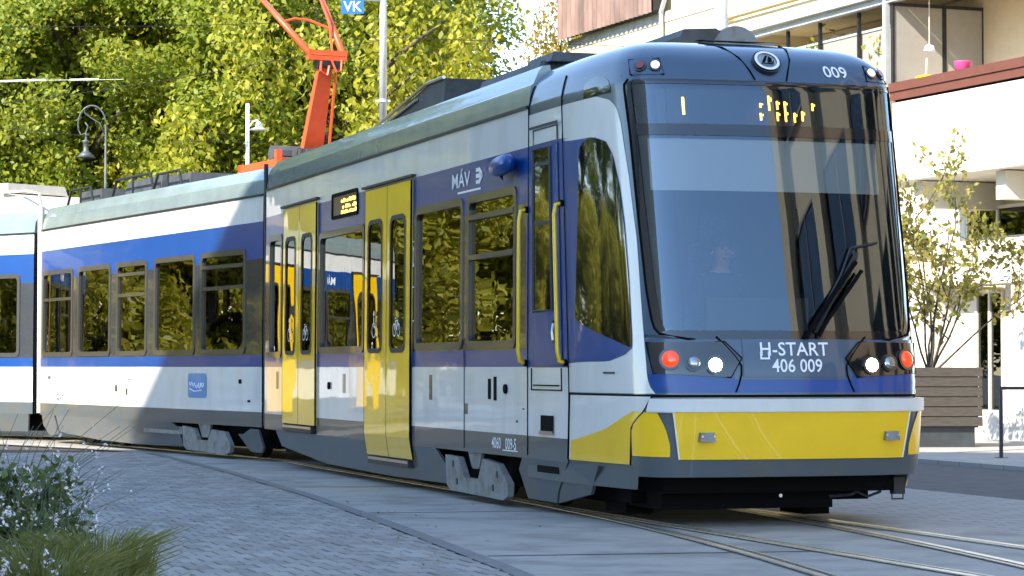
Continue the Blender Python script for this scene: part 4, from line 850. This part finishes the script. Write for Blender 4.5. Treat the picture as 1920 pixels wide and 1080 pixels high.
for k in range(3): mb.box(5.0 + k * .9, 5.7 + k * .9, -1.2, -.9, 7.55 + .03 * k, 7.7 + .03 * k)
mb.build('awning_roll', 'render_white', H)
# corrugated attic panel at the far end
mb = MB(); N = 84; P = []
for i in range(N + 1): s = 13.05 + 5.25 * i / N; P.append((s, .26 + .035 * math.sin(i * math.pi / 2 + .4) * (1 if i % 2 else -1)))
mb.add([(s, n, z) for z in (8.93, 10.6) for s, n in P], [(i, i + 1, N + 2 + i, N + 1 + i) for i in range(N)]); mb.build('corrugated_panel', 'corrugated', H)
hb('panel_backing', [(13.05, 18.2, .02, .2, 8.98, 10.6)], 'dark_metal'); hb('eave', [(9.95, 18.2, -.0, .02, 8.7, 8.93)], 'plinth')
hb('attic', [(9.9, 18.1, -6, -.3, 8.93, 11)], 'render_cream')
mb = MB(); mb.cyl((12.88, .09, 0.1), (12.88, .09, 8.9), .05, n=10); mb.cyl((12.88, .10, 8.9), (12.6, .10, 9.3), .05, n=10); mb.build('downpipe', 'pole_grey', H)
window(15.0, 16.6, 5.5, 7.0, .03); window(10.6, 11.8, 5.0, 6.8, .03)
def hl(s, n, z): p = Matrix.Rotation(AB, 3, 'Z') @ Vector((s, n, 0)); return (8.06 + p.x, 43 + p.y, z)
# things on the terrace
o = MB(); o.lathe([(.10, 0), (.135, .02), (.16, .15), (.165, .16), (.15, .155), (.12, .03), (0, .03)], n=20); mat('pink', (0.80, 0.10, 0.32), 0.4); tag(o.build('bucket', 'pink', None, True, hl(1.02, -.1, 6.382)), 'pink plastic tub standing on the red terrace edge', 'bucket')
o = empty('hanging_ornament', hl(2.55, -.35, 6.9)); tag(o, 'white fluted ornament hanging from a cord before the grey screen', 'ornament'); mat('cord', (.7, .62, .5), .8)
b = MB(); b.cyl((0, 0, .12), (0, 0, .96), .010, n=6); b.build('cord', 'cord', o); b = MB()
for i in range(5): a = i * 2 * math.pi / 5; b.lathe([(.0, .12), (.03, .1), (.055, .03), (.05, 0), (0, .01)], (.05 * math.cos(a), .05 * math.sin(a), 0), 8)
b.build('bloom', 'lettering', o, True)
o = empty('broom', hl(2.25, -.10, 6.382)); tag(o, 'wooden broom leaning on the terrace edge below the screen', 'broom'); b = MB(); b.cyl((0, 0, .05), (.05, -.05, .36), .018, n=8); b.build('handle', 'cord', o); b = MB(); b.box(-.12, .3, -.05, .05, 0, .06, tp=.01); b.build('head', 'yellow_rail', o); o.rotation_euler[2] = AB
# ------------------------------------------------------------------ foliage tools
def leaf_mat(name, cols, trans=0.48, rough=0.55, nscale=0.35):
    m = bpy.data.materials.new(name); m.use_nodes = True; n = m.node_tree.nodes; l = m.node_tree.links; n.clear()
    g = n.new('ShaderNodeNewGeometry'); oi = n.new('ShaderNodeObjectInfo'); ns = n.new('ShaderNodeTexNoise'); ns.inputs['Scale'].default_value = nscale; ns.inputs['Detail'].default_value = 3; l.new(g.outputs['Position'], ns.inputs['Vector'])
    a = n.new('ShaderNodeMath'); a.operation = 'MULTIPLY_ADD'; a.inputs[1].default_value = 0.55; l.new(g.outputs['Random Per Island'], a.inputs[0])
    b = n.new('ShaderNodeMapRange'); b.inputs['From Min'].default_value = .32; b.inputs['From Max'].default_value = .68; b.inputs['To Max'].default_value = .5; l.new(ns.outputs['Fac'], b.inputs['Value']); l.new(b.outputs[0], a.inputs[2])
    r = n.new('ShaderNodeValToRGB'); e = r.color_ramp.elements
    for i, c in enumerate(cols):
        k = e[0] if i == 0 else (e[1] if i == len(cols) - 1 else None)
        if k is None: k = r.color_ramp.elements.new(i / (len(cols) - 1))
        k.color = (*c, 1)
    e = r.color_ramp.elements; e[len(e) - 1].color = (*cols[-1], 1); l.new(a.outputs[0], r.inputs[0])
    d = n.new('ShaderNodeBsdfPrincipled'); d.inputs['Roughness'].default_value = rough; t = n.new('ShaderNodeBsdfTranslucent'); x = n.new('ShaderNodeMixShader'); x.inputs[0].default_value = trans
    l.new(r.outputs[0], d.inputs['Base Color']); l.new(r.outputs[0], t.inputs[0]); l.new(d.outputs[0], x.inputs[1]); l.new(t.outputs[0], x.inputs[2]); o = n.new('ShaderNodeOutputMaterial'); l.new(x.outputs[0], o.inputs[0]); M[name] = m
leaf_mat('leaf_green', [(.055, .105, .014), (.115, .20, .020), (.21, .29, .026), (.37, .38, .032)])
leaf_mat('leaf_lime', [(.08, .14, .016), (.17, .25, .022), (.31, .36, .028), (.48, .44, .038)])
leaf_mat('leaf_bush', [(.09, .14, .016), (.20, .26, .022), (.36, .37, .03), (.52, .45, .045)])
leaf_mat('leaf_gold', [(.11, .11, .015), (.22, .19, .02), (.36, .27, .03), (.46, .31, .04)])
leaf_mat('leaf_sapling', [(.04, .08, .015), (.09, .14, .025), (.18, .21, .04), (.46, .38, .11)], nscale=1.2)
leaf_mat('leaf_shrub', [(.025, .055, .02), (.045, .09, .028), (.08, .125, .035), (.13, .16, .045)], trans=.25, nscale=3)
leaf_mat('grass_blade', [(.05, .075, .015), (.09, .12, .02), (.15, .17, .03), (.23, .22, .06)], trans=.3, nscale=2)
leaf_mat('petal', [(.80, .80, .78), (.84, .84, .82), (.84, .82, .82), (.80, .66, .68)], trans=.2, nscale=3)
mat('bark', (.075, .06, .045), .9, var=.35, vscale=5, bump=.8, bscale=14); mat('twig', (.06, .05, .04), .85, var=.3); mat('stem', (.07, .085, .04), .7, var=.3)
def quads_mesh(name, C, A, B, m):
    n = len(C); V = np.empty((n, 4, 3)); V[:, 0] = C - A; V[:, 1] = C + B * .55 - A * .1; V[:, 2] = C + A; V[:, 3] = C - B * .55 - A * .1
    me = bpy.data.meshes.new(name); me.vertices.add(n * 4); me.vertices.foreach_set('co', V.astype(np.float32).ravel()); me.loops.add(n * 4); me.loops.foreach_set('vertex_index', np.arange(n * 4, dtype=np.int32))
    me.polygons.add(n); me.polygons.foreach_set('loop_start', np.arange(0, n * 4, 4, dtype=np.int32)); me.polygons.foreach_set('loop_total', np.full(n, 4, dtype=np.int32)); me.update(); me.validate(); me.materials.append(M[m]); return me
def unit(v): return v / (np.linalg.norm(v, axis=1, keepdims=True) + 1e-9)
def leaves(rs, C, out, size, droop=.2, m='leaf_green', name='crown'):
    n = len(C); nrm = unit(out * .55 + rs.normal(0, .7, (n, 3)) + np.array([0, 0, .35])); ax = unit(np.cross(nrm, rs.normal(0, 1, (n, 3)))); ax[:, 2] -= droop; ax = unit(ax); b = unit(np.cross(nrm, ax))
    s = size * rs.uniform(.6, 1.25, (n, 1)); return quads_mesh(name, C, ax * s * .62, b * s * .62, m)
def tree_parts(seed, Ht, Rx, nclump, nleaf, size, m, low=.12, droop=.2, rc=(.9, 1.7)):
    rs = np.random.RandomState(seed); cl = []
    while len(cl) < nclump:
        p = rs.uniform(-1, 1, 3); r = np.linalg.norm(p)
        if r < 1 and r > .25: cl.append(p)
    cl = np.array(cl); zc = Ht * (1 + low) / 2; cc = np.stack([cl[:, 0] * Rx, cl[:, 1] * Rx, zc + cl[:, 2] * (Ht * (1 - low) / 2)], 1); cr_ = rs.uniform(*rc, nclump)
    w = cr_ ** 2; w /= w.sum(); k = rs.choice(nclump, nleaf, p=w); d = unit(rs.normal(0, 1, (nleaf, 3))); rad = cr_[k][:, None] * (rs.uniform(.0, 1, (nleaf, 1)) ** .35)
    C = cc[k] + d * rad * np.array([1, 1, .75]); C[:, 2] -= droop * rs.uniform(0, 1, nleaf) ** 2 * 2.0; C = C[C[:, 2] > .3]; d = d[:len(C)]
    crown = leaves(rs, C, unit(C - np.array([0, 0, zc])), size, droop, m)
    mb = MB(); rr = random.Random(seed); r0 = .018 * Ht + .06; top = Vector((rr.uniform(-.4, .4), rr.uniform(-.4, .4), Ht * .8)); pts = [Vector((0, 0, -.1)), Vector((.05, .03, Ht * .2)), Vector((-.08, .1, Ht * .5)), top]; mb.tube(pts, r0, 10, r1=.04)
    for i in range(min(nclump, 22)):
        c = Vector(cc[i]); t = max(.15, min(.9, (c.z / Ht) - .18)); b0 = pts[1].lerp(pts[3], t); mid = b0.lerp(c, .55) + Vector((0, 0, .25)); mb.tube([b0, mid, c], .05 + r0 * .25, 6, r1=.015)
    return crown, mb.mesh('trunk', 'bark', True)
TV = {}
TV['a'] = tree_parts(1, 15, 4.6, 190, 88000, .14, 'leaf_green', rc=(.55, 1.05)); TV['b'] = tree_parts(2, 14, 4.2, 170, 82000, .14, 'leaf_lime', rc=(.55, 1.05)); TV['c'] = tree_parts(3, 16, 5.0, 210, 92000, .14, 'leaf_green', low=.06, rc=(.55, 1.05))
TV['d'] = tree_parts(4, 13, 4.4, 90, 24000, .17, 'leaf_lime', droop=.9, rc=(.45, .9)); TV['g'] = tree_parts(5, 11, 3.6, 54, 36000, .17, 'leaf_gold')
def tree(kind, x, y, s, rz, label, group, name='tree'):
    t = empty(name, (x, y, 0), rz); t.scale = (s, s, s); tag(t, label, 'tree', group); c, k = TV[kind]
    for nm, me in (('crown', c), ('trunk', k)):
        o = bpy.data.objects.new(nm, me); COL.objects.link(o); o.parent = t
        if nm == 'crown': o['kind'] = 'stuff'
    return t
GR = 'sunlit trees in a row behind the tram'
for kind, x, y, s, rz, lb in (
    ('a', -13.2, 63, 1.05, .3, 'dense green tree at the left border of the picture behind the tram'), ('c', -10.2, 61, .95, 1.9, 'dense green tree behind the curved lamp post'),
    ('b', -7.8, 64, 1.1, 4.0, 'yellow-green tree between the curved lamp post and the white lamp'), ('a', -5.6, 60.5, .98, 2.4, 'dense green tree behind the white street lamp'),
    ('b', -3.9, 64, .98, 5.2, 'yellow-green tree behind the orange pantograph'), ('d', -4.3, 58, .92, .8, 'loose drooping tree behind the grey mast and the open sky'),
    ('c', -16.8, 66, 1.1, 2.2, 'tall tree beyond the left border, seen in the tram windows'), ('b', -20.5, 63, 1.05, .4, 'bright tree beyond the left border, mirrored in the front side windows'),
    ('a', -25, 66, 1.1, 3.3, 'broad tree beyond the left border, behind the rear section'), ('b', -30, 62, 1.1, 1.2, 'yellow-green tree beyond the left border, mirrored in the cab window'), ('a', -36, 60, 1.15, 5.0, 'large tree beyond the left border, farthest to the left'),
    ('c', -42, 54, 1.1, .5, 'large tree beyond the left border, beside the rear section'), ('b', -9, 72, 1.2, 1.1, 'tall yellow-green tree in the second row behind the lamp posts'), ('c', -6.5, 74, 1.05, 2.8, 'tall green tree in the second row behind the pantograph'),
    ('a', -14, 74, 1.25, 4.4, 'tall green tree in the second row at the left border')):
    tree(kind, x, y, s, rz, lb, GR)
GG = 'golden trees beside the apartment house'
tree('g', 1.15, 80, .8, .4, 'golden tree left of the corrugated attic panel', GG).scale = (.62, .62, 1.14); tree('g', 5.2, 86, 1.3, 2.0, 'golden tree touching the roof of the apartment house', GG); tree('g', -.9, 90, .98, 4.0, 'low golden tree under the patch of open sky', GG)
TV['s'] = tree_parts(6, 5.4, 2.9, 60, 34000, .15, 'leaf_bush', low=.02, rc=(.5, 1.0))
for x, y, s, rz, lb in ((-15.5, 56, 1.1, 0, 'first'), (-20, 55.5, 1.2, 1, 'second'), (-24.5, 55, 1.1, 2, 'third'), (-29, 53, 1.2, 3, 'fourth'), (-33, 50, 1.2, 4, 'fifth'), (-37, 46, 1.2, 5, 'sixth')):
    tree('s', x, y, s, rz, lb + ' bush along the row beyond the left border, mirrored in the tram windows', 'bushes mirrored in the tram windows', 'bush')
# ------------------------------------------------------------------ houses outside the frame: one throws the shade, one is mirrored in the windscreen
mat('facade_tan', (.50, .38, .25), .85, var=.08, vscale=1); mat('facade_pale', (.55, .53, .49), .85, var=.08, vscale=1)
def block(name, label, x, y, rz, L, D, Ht, m, floors, bays, pil=None):
    o = empty(name, (x, y, 0), rz); tag(o, label, 'building'); mb = MB(); mb.box(0, L, -D, 0, 0, Ht); mb.build('wall', m, o)
    b = MB(); b.box(-.3, L + .3, -D - .3, .3, Ht, Ht + .3); b.build('roof_slab', 'pole_grey', o)
    for i in range(bays):
        for j in range(floors):
            s = L * (i + .5) / bays; h = Ht / floors; wv = L / bays * .33; window(s - wv, s + wv, j * h + .3 * h, j * h + .85 * h, .10, o, 'dark_metal', 1)
        if pil: b = MB(); s = L * i / bays; b.box(s - .25, s + .35, .0, .5, 0, Ht); b.build('pilaster', pil, o)
    return o
# shading block: far face runs along the shadow line, flank 8 m left of the viewer
block('office_block', 'large pale block out of frame at the left whose shade covers the street', -41.3, 24.4, math.atan2(-.206, .979), 34, 45, 20, 'facade_pale', 5, 7) 
block('corner_house', 'tan house out of frame at the right, mirrored in the windscreen', 14.5, 8.0, R(90), 20, 12, 17, 'facade_tan', 5, 7, 'facade_tan')
# ------------------------------------------------------------------ planter with a young tree, bicycle stand
mat('plank', (.058, .050, .042), .8, var=.35, vscale=6, stretch=(1, 8, 8), bump=.4, bscale=18); mat('planter_base', (.035, .042, .05), .5, var=.35, vscale=4)
pt = empty('planter', (6.55, 39.3, .05), R(4)); tag(pt, 'wooden slatted planter box on a dark metal base by the sidewalk', 'planter')
b = MB(); b.box(-.70, .55, -.02, 1.1, 0, .30); b.build('base', 'planter_base', pt)
b = MB(); b.box(-.72, .60, -.04, 1.14, .30, 1.15); b.build('liner', 'house_dark', pt); b = MB(); b.box(-.70, .58, 0, 1.1, 1.15, 1.17); b.build('soil', 'soil', pt)
rr = random.Random(4)
for k in range(6):
    z = .325 + k * .152; j = rr.uniform(-.012, .012)
    b = MB(); b.box(-.80, .66 + j, -.105, -.055, z, z + .138, tp=.004); b.build('plank', 'plank', pt); b = MB(); b.box(.605 + j, .65 + j, -.05, 1.2, z, z + .138, tp=.004); b.build('plank', 'plank', pt)
sp = empty('sapling', (6.5, 39.85, 1.2)); tag(sp, 'slender young tree with yellow-green leaves growing in the wooden planter', 'tree')
rs = np.random.RandomState(11); mb = MB(); C = []; rr = random.Random(21)
def twig(p, d, ln, r, depth):
    q = p; pts = [p]; n = 5
    for i in range(n):
        d = (d + Vector((rr.gauss(0, .12), rr.gauss(0, .12), rr.gauss(.02, .08)))).normalized(); q = q + d * ln / n; pts.append(q)
        if depth < 2 and i >= 1 and rr.random() < (.85 if depth == 0 else .6): twig(q, (d * .55 + Vector((rr.gauss(0, .75), rr.gauss(0, .6), rr.gauss(.15, .3)))).normalized(), ln * rr.uniform(.38, .6), r * .55, depth + 1)
        if depth >= 1 or i >= 2:
            for _ in range(6 if depth else 3): C.append(q + Vector((rr.gauss(0, .07), rr.gauss(0, .07), rr.gauss(-.02, .06))))
    mb.tube(pts, r, 5, r1=r * .4)
for dx, dy, dz, ln in ((.0, 0, 1, 2.55), (-.18, .1, 1, 2.3), (.34, 0, 1, 2.2), (.5, .2, .9, 2.3), (.62, -.1, .75, 2.2), (-.32, -.1, 1, 2.0), (-.05, .3, 1, 2.5), (.18, -.25, .9, 2.0), (.3, .1, .8, 1.6)): twig(Vector((.02 * dx, .02 * dy, -.05)), Vector((dx, dy, dz)).normalized(), ln, .020, 0)
mb.build('trunk', 'twig', sp); Cn = np.array([tuple(c) for c in C]); me = leaves(rs, Cn, unit(rs.normal(0, 1, Cn.shape)), .10, .6, 'leaf_sapling'); o = bpy.data.objects.new('crown', me); COL.objects.link(o); o.parent = sp; o['kind'] = 'stuff'
bs = MB(); w = .022
for x in (0, .95): bs.box(x - w, x + w, -w, w, 0, .92)
bs.box(-w, .95 + w, -w, w, .921, .965)
for x in (0, .95): bs.cyl((x, 0, 0), (x, 0, .008), .09, n=12)
mat('stand_blue', (.012, .018, .035), .4); tag(bs.build('bicycle_stand', 'stand_blue', None, False, (6.62, 34.7, .05), R(5)), 'dark square hoop bicycle stand on the sidewalk before the house', 'bicycle stand')
# ------------------------------------------------------------------ masts, lamps, sign, wires
b = MB(); b.cyl((0, 0, 0), (0, 0, 5.9), .115, .085, n=16); b.cyl((0, 0, 5.9), (0, 0, 9.5), .075, .062, n=16); m1 = tag(b.build('overhead_line_mast', 'pole_grey', None, True, (-2.45, 48.5, 0)), 'grey overhead line mast between the pantograph and the open sky', 'mast', 'overhead line masts')
b = MB(); b.cyl((0, 0, 6.30), (0, 0, 6.36), .095, n=14); b.box(-.14, .14, -.03, .03, 6.31, 6.35); b.build('clamp', 'pole_grey', m1); b = MB(); b.cyl((-5.5, -3, 8.2), (0, 0, 8.25), .035, n=8); b.build('bracket_arm', 'pole_grey', m1)
b = MB(); b.cyl((0, 0, 0), (0, 0, 9), .10, .085, n=16); m2 = tag(b.build('overhead_line_mast', 'pole_grey', None, True, (2.72, 33.2, 0)), 'grey overhead line mast rising behind the cab roof before the house', 'mast', 'overhead line masts'); b = MB(); b.cyl((0, 0, 0), (0, 0, .5), .16, .13, n=12); b.build('mast_foot', 'pole_grey', m2)
# curved ornamental lamp post
mat('lamp_iron', (.10, .12, .11), .5, metal=.3, var=.3, vscale=10)
lp = empty('street_lamp', (-8.24, 51.8, 0)); tag(lp, 'ornate dark green street lamp with a curled arm and hanging lantern', 'street lamp')
b = MB(); b.tube([(0, 0, 0), (0, 0, 1.0)], .10, 10, r1=.07); b.tube([(0, 0, 1.0), (0, 0, 4.6), (0, 0, 6.2)], .04, 8, r1=.02); b.build('post', 'lamp_iron', lp, True)
b = MB(); arc = [(-.28 + .28 * math.cos(t), 0, 6.2 + .38 * math.sin(t)) for t in np.linspace(0, math.pi * 1.12, 16)]; b.tube(arc, .018, 6); b.tube([(-.02, 0, 6.0), (-.12, 0, 6.22), (-.30, 0, 6.33), (-.42, 0, 6.42), (-.44, 0, 6.52), (-.36, 0, 6.55)], .016, 6); b.tube([(-.56, 0, 6.1), (-.5, 0, 5.98), (-.40, 0, 6.02), (-.36, 0, 6.16), (-.42, 0, 6.24)], .016, 6); b.build('curled_arm', 'lamp_iron', lp, True)
b = MB(); b.lathe([(.02, .42), (.03, .36), (.10, .34), (.05, .30), (.055, .14), (.10, .10), (.20, .0), (.16, .0), (.08, .08)], (-.40, 0, 5.52), 16); b.tube([(-.40, 0, 5.9), (-.40, 0, 6.05)], .018, 6); b.build('lantern', 'lamp_iron', lp, True)
# plain white lamp
lp = empty('street_lamp', (-5.0, 48.3, 0)); tag(lp, 'slim white lamp post with a small bell shade left of the pantograph', 'street lamp')
b = MB(); b.cyl((0, 0, 0), (0, 0, 6.26), .042, .036, n=10); b.build('post', 'lettering', lp, True); b = MB(); b.tube([(0, 0, 5.78), (.10, 0, 5.92), (.19, 0, 5.95), (.21, 0, 5.9)], .016, 6); b.build('arm', 'lettering', lp, True)
b = MB(); b.lathe([(.02, .16), (.05, .14), (.06, .06), (.19, .0), (.17, -.005), (.05, .03)], (.21, 0, 5.76), 16); b.build('lamp_shade', 'lettering', lp, True)
# blue hanging sign
mat('sign_blue', (.012, .14, .58), .4)
sg = empty('hanging_sign', (-2.70, 43.2, 7.26)); tag(sg, 'small blue sign with white letters hung from the overhead wires', 'sign'); b = MB(); b.box(-.19, .19, -.015, .015, 0, .42); b.build('sign_plate', 'sign_blue', sg)
vs, fs = text_geo('VK', .24); b = MB(); b.add([(x, -.018, .115 + y) for x, y, _ in vs], fs); b.build('sign_letters', 'lettering', sg); b = MB()
for x in (-.15, .15): b.cyl((x, 0, .42), (x, 0, .62), .008, n=5)
b.build('hanger', 'dark_metal', sg)
def wire(pts, r, name, lb, sag=0.0, m='house_dark'):
    a, c = Vector(pts[0]), Vector(pts[1]); P = [a.lerp(c, t) + Vector((0, 0, -4 * sag * t * (1 - t))) for t in np.linspace(0, 1, 14)]; b = MB(); b.tube(P, r, 5); return tag(b.build(name, m), lb, 'wire', 'overhead wires')
wire(((-2.45, 48.5, 7.55), (4.6, 52, 7.72)), .007, 'span_wire', 'thin black span wire from the grey mast to the apartment house')
wire(((-2.45, 48.5, 7.50), (-13, 50, 6.1)), .006, 'span_wire', 'thin black span wire falling from the grey mast towards the left', .15)
wire(((-2.45, 48.5, 7.9), (-12, 44, 7.2)), .006, 'span_wire', 'thin black span wire carrying the blue sign', .1)
wire(((-11.5, 46, 5.9), (-2.45, 48.5, 5.6)), .005, 'span_wire', 'faint low span wire crossing before the trees', .25)
wire(((4.5, 6, 7.4), (-2.9, 37, 7.03)), .008, 'contact_wire', 'overhead contact wire above the tram roof')
b = MB(); b.cyl((-9.35, 46, 6.42), (-8.4, 46, 6.45), .018, n=8); b.cyl((-7.95, 46, 6.45), (-7.45, 46, 6.46), .018, n=8); b.cyl((-9.4, 46, 6.435), (-7.0, 46, 6.46), .004, n=6); tag(b.build('wire_insulator', 'lettering'), 'white rod insulators on a span wire at the left border', 'insulator')
# balcony plant
pp = empty('potted_plant', hl(3.95, -.45, 6.34)); tag(pp, 'leafy plant with red flowers on the balcony above the cab roof', 'plant'); b = MB(); b.lathe([(.12, 0), (.17, .3), (.15, .3), (0, .28)], n=14); b.build('pot', 'fascia_red', pp)
rs = np.random.RandomState(4); C = rs.normal(0, 1, (260, 3)) * np.array([.20, .16, .26]) + np.array([0, 0, .75]); o = bpy.data.objects.new('leaves', leaves(rs, C, unit(C - np.array([0, 0, .6])), .13, .4, 'leaf_lime', 'leaves')); COL.objects.link(o); o.parent = pp; o['kind'] = 'stuff'
leaf_mat('flower_red', [(.6, .06, .02), (.7, .12, .03)]); C = rs.normal(0, 1, (26, 3)) * .06 + np.array([0, -.0, .85]) + np.array([.05, .18, 0]); o = bpy.data.objects.new('flowers', leaves(rs, C, unit(rs.normal(0, 1, C.shape)), .09, .1, 'flower_red', 'flowers')); COL.objects.link(o); o.parent = pp; o['kind'] = 'stuff'
pp = empty('potted_plant', hl(6.3, -.5, 6.34)); tag(pp, 'small green plant behind the grey balcony panel', 'plant'); b = MB(); b.lathe([(.12, 0), (.17, .3), (.15, .3), (0, .28)], n=14); b.build('pot', 'fascia_red', pp)
C = rs.normal(0, 1, (160, 3)) * np.array([.2, .16, .24]) + np.array([0, 0, .85]); o = bpy.data.objects.new('leaves', leaves(rs, C, unit(C - np.array([0, 0, .7])), .12, .4, 'leaf_green', 'leaves')); COL.objects.link(o); o.parent = pp; o['kind'] = 'stuff'
# ------------------------------------------------------------------ planting bed in the near left corner
rr = random.Random(9); rs = np.random.RandomState(9)
b = MB(); b.grid(lambda x, y: (-4.2 + 2.75 * x - .25 * y, 7.6 + 5.2 * y, .02 + .10 * math.sin(math.pi * x) * math.sin(math.pi * y)), 20, 20); struct(b.build('planting_bed', 'soil', None, True))
def strips_mesh(name, paths, w, m):
    b = MB()
    for P in paths:
        n = len(P); vs = []
        for i, p in enumerate(P):
            d = (P[min(i + 1, n - 1)] - P[max(i - 1, 0)]); x = d.cross(Vector((rr.uniform(-.3, .3), 1, .2))).normalized() * w * (1 - i / (n - 1) * .85); vs += [p - x, p + x]
        b.add(vs, [(2 * i, 2 * i + 1, 2 * i + 3, 2 * i + 2) for i in range(n - 1)])
    return b.mesh(name, m)
def grass_tuft(x, y, r, h, n, label):
    g = empty('grass_tuft', (x, y, .06)); tag(g, label, 'grass', 'grass tufts in the planting bed'); paths = []
    for i in range(n):
        a = rr.uniform(0, 2 * math.pi); q = math.sqrt(rr.random()) * r; hh = h * rr.uniform(.6, 1.1); o = Vector((math.cos(a), math.sin(a), 0)); lean_ = rr.uniform(.03, .42) * hh; p0 = o * q * .5
        paths.append([p0, p0 + o * lean_ * .25 + Vector((0, 0, hh * .5)), p0 + o * lean_ * .65 + Vector((0, 0, hh * .85)), p0 + o * lean_ * 1.15 + Vector((0, 0, hh * .92))])
    ob = bpy.data.objects.new('blades', strips_mesh('blades', paths, .0042, 'grass_blade')); COL.objects.link(ob); ob.parent = g; ob['kind'] = 'stuff'; return g
def gaura(x, y, h, nst, label, wide=.5, bias=(0, 0)):
    g = empty('flowering_shrub', (x, y, .06)); tag(g, label, 'plant', 'white flowering plants in the planting bed')
    st = MB(); L = []; Fl = []
    for i in range(nst):
        a = rr.uniform(0, 2 * math.pi); o = Vector((math.cos(a) + bias[0], math.sin(a) + bias[1], 0)); hh = h * rr.uniform(.6, 1.12); sp_ = wide * rr.uniform(.3, 1.0)
        P = [Vector((o.x * .05, o.y * .05, 0)), o * sp_ * .3 + Vector((0, 0, hh * .45)), o * sp_ * .65 + Vector((rr.gauss(0, .03), rr.gauss(0, .03), hh * .8)), o * sp_ * 1.15 + Vector((rr.gauss(0, .05), rr.gauss(0, .05), hh))]
        st.tube(P, .0035, 4, r1=.0012)
        for k in range(3):
            for _ in range(95):
                t = rr.random(); p = P[k].lerp(P[k + 1], t); 
                if p.z < hh * .74: L.append(p + Vector((rr.gauss(0, .04), rr.gauss(0, .04), rr.gauss(0, .03))))
        for t in (.1, .3, .5, .75, 1.0):
            if rr.random() < .26:
                p = P[2].lerp(P[3], t) + Vector((rr.gauss(0, .012), rr.gauss(0, .012), rr.gauss(0, .012)))
                for _ in range(5): Fl.append(p + Vector((rr.gauss(0, .009), rr.gauss(0, .009), rr.gauss(0, .010))))
    st.build('stems', 'stem', g)
    for nm, A, sz, m in (('leaves', L, .042, 'leaf_shrub'), ('flowers', Fl, .016, 'petal')):
        A = np.array([tuple(p) for p in A]); ob = bpy.data.objects.new(nm, leaves(rs, A, unit(rs.normal(0, 1, A.shape)), sz, .1, m, nm)); COL.objects.link(ob); ob.parent = g; ob['kind'] = 'stuff'
for x, y, h, n, wd, lb in ((-2.10, 10.6, .74, 46, .36, 'white flowering plant at the left border above the grass'), (-1.86, 10.2, .66, 44, .30, 'white flowering plant right of centre in the bed'), (-2.35, 11.6, .98, 75, .62, 'tall wiry flowering plant at the left border before the tram'),
    (-1.75, 9.3, .55, 40, .26, 'low white flowering plant by the grass at the lower border'), (-1.98, 9.2, .58, 44, .30, 'white flowering plant in the lower left corner'), (-2.02, 11.2, .70, 40, .34, 'dark leaved flowering plant nearest the paving'), (-2.4, 10.0, .75, 40, .4, 'flowering plant cut by the left border')):
    gaura(x, y, h, n, lb, wd)
for x, y, r, h, n, lb in ((-1.60, 9.9, .22, .60, 1300, 'fine green grass tuft at the right edge of the bed'), (-1.70, 9.4, .22, .56, 1000, 'green grass tuft at the lower border'), (-1.47, 9.4, .15, .47, 800, 'small grass tuft overhanging the paving'), (-1.85, 9.7, .2, .58, 700, 'grass tuft among the white flowers')):
    grass_tuft(x, y, r, h, n, lb)
# fallen leaves on the paving and the track bed
rs = np.random.RandomState(31); A = []
while len(A) < 150:
    v = rs.uniform(-6, 16); u = edge_u(v) + rs.normal(-.3, .9); x, y = W(u, v)
    if u < -1.5: A.append((x, y, .014))
A = np.array(A); n = len(A); ang = rs.uniform(0, 6.28, n); ax = np.stack([np.cos(ang), np.sin(ang), rs.normal(0, .25, n)], 1) * rs.uniform(.012, .028, (n, 1)); bx = np.stack([-np.sin(ang), np.cos(ang), rs.normal(0, .25, n)], 1) * rs.uniform(.010, .022, (n, 1))
leaf_mat('leaf_dry', [(.16, .09, .03), (.26, .17, .05), (.36, .26, .08)]); o = bpy.data.objects.new('fallen_leaves', quads_mesh('fallen_leaves', A, ax, bx, 'leaf_dry')); COL.objects.link(o); o['kind'] = 'stuff'; o['label'] = 'small dry leaves scattered on the paving'; o['category'] = 'leaves'
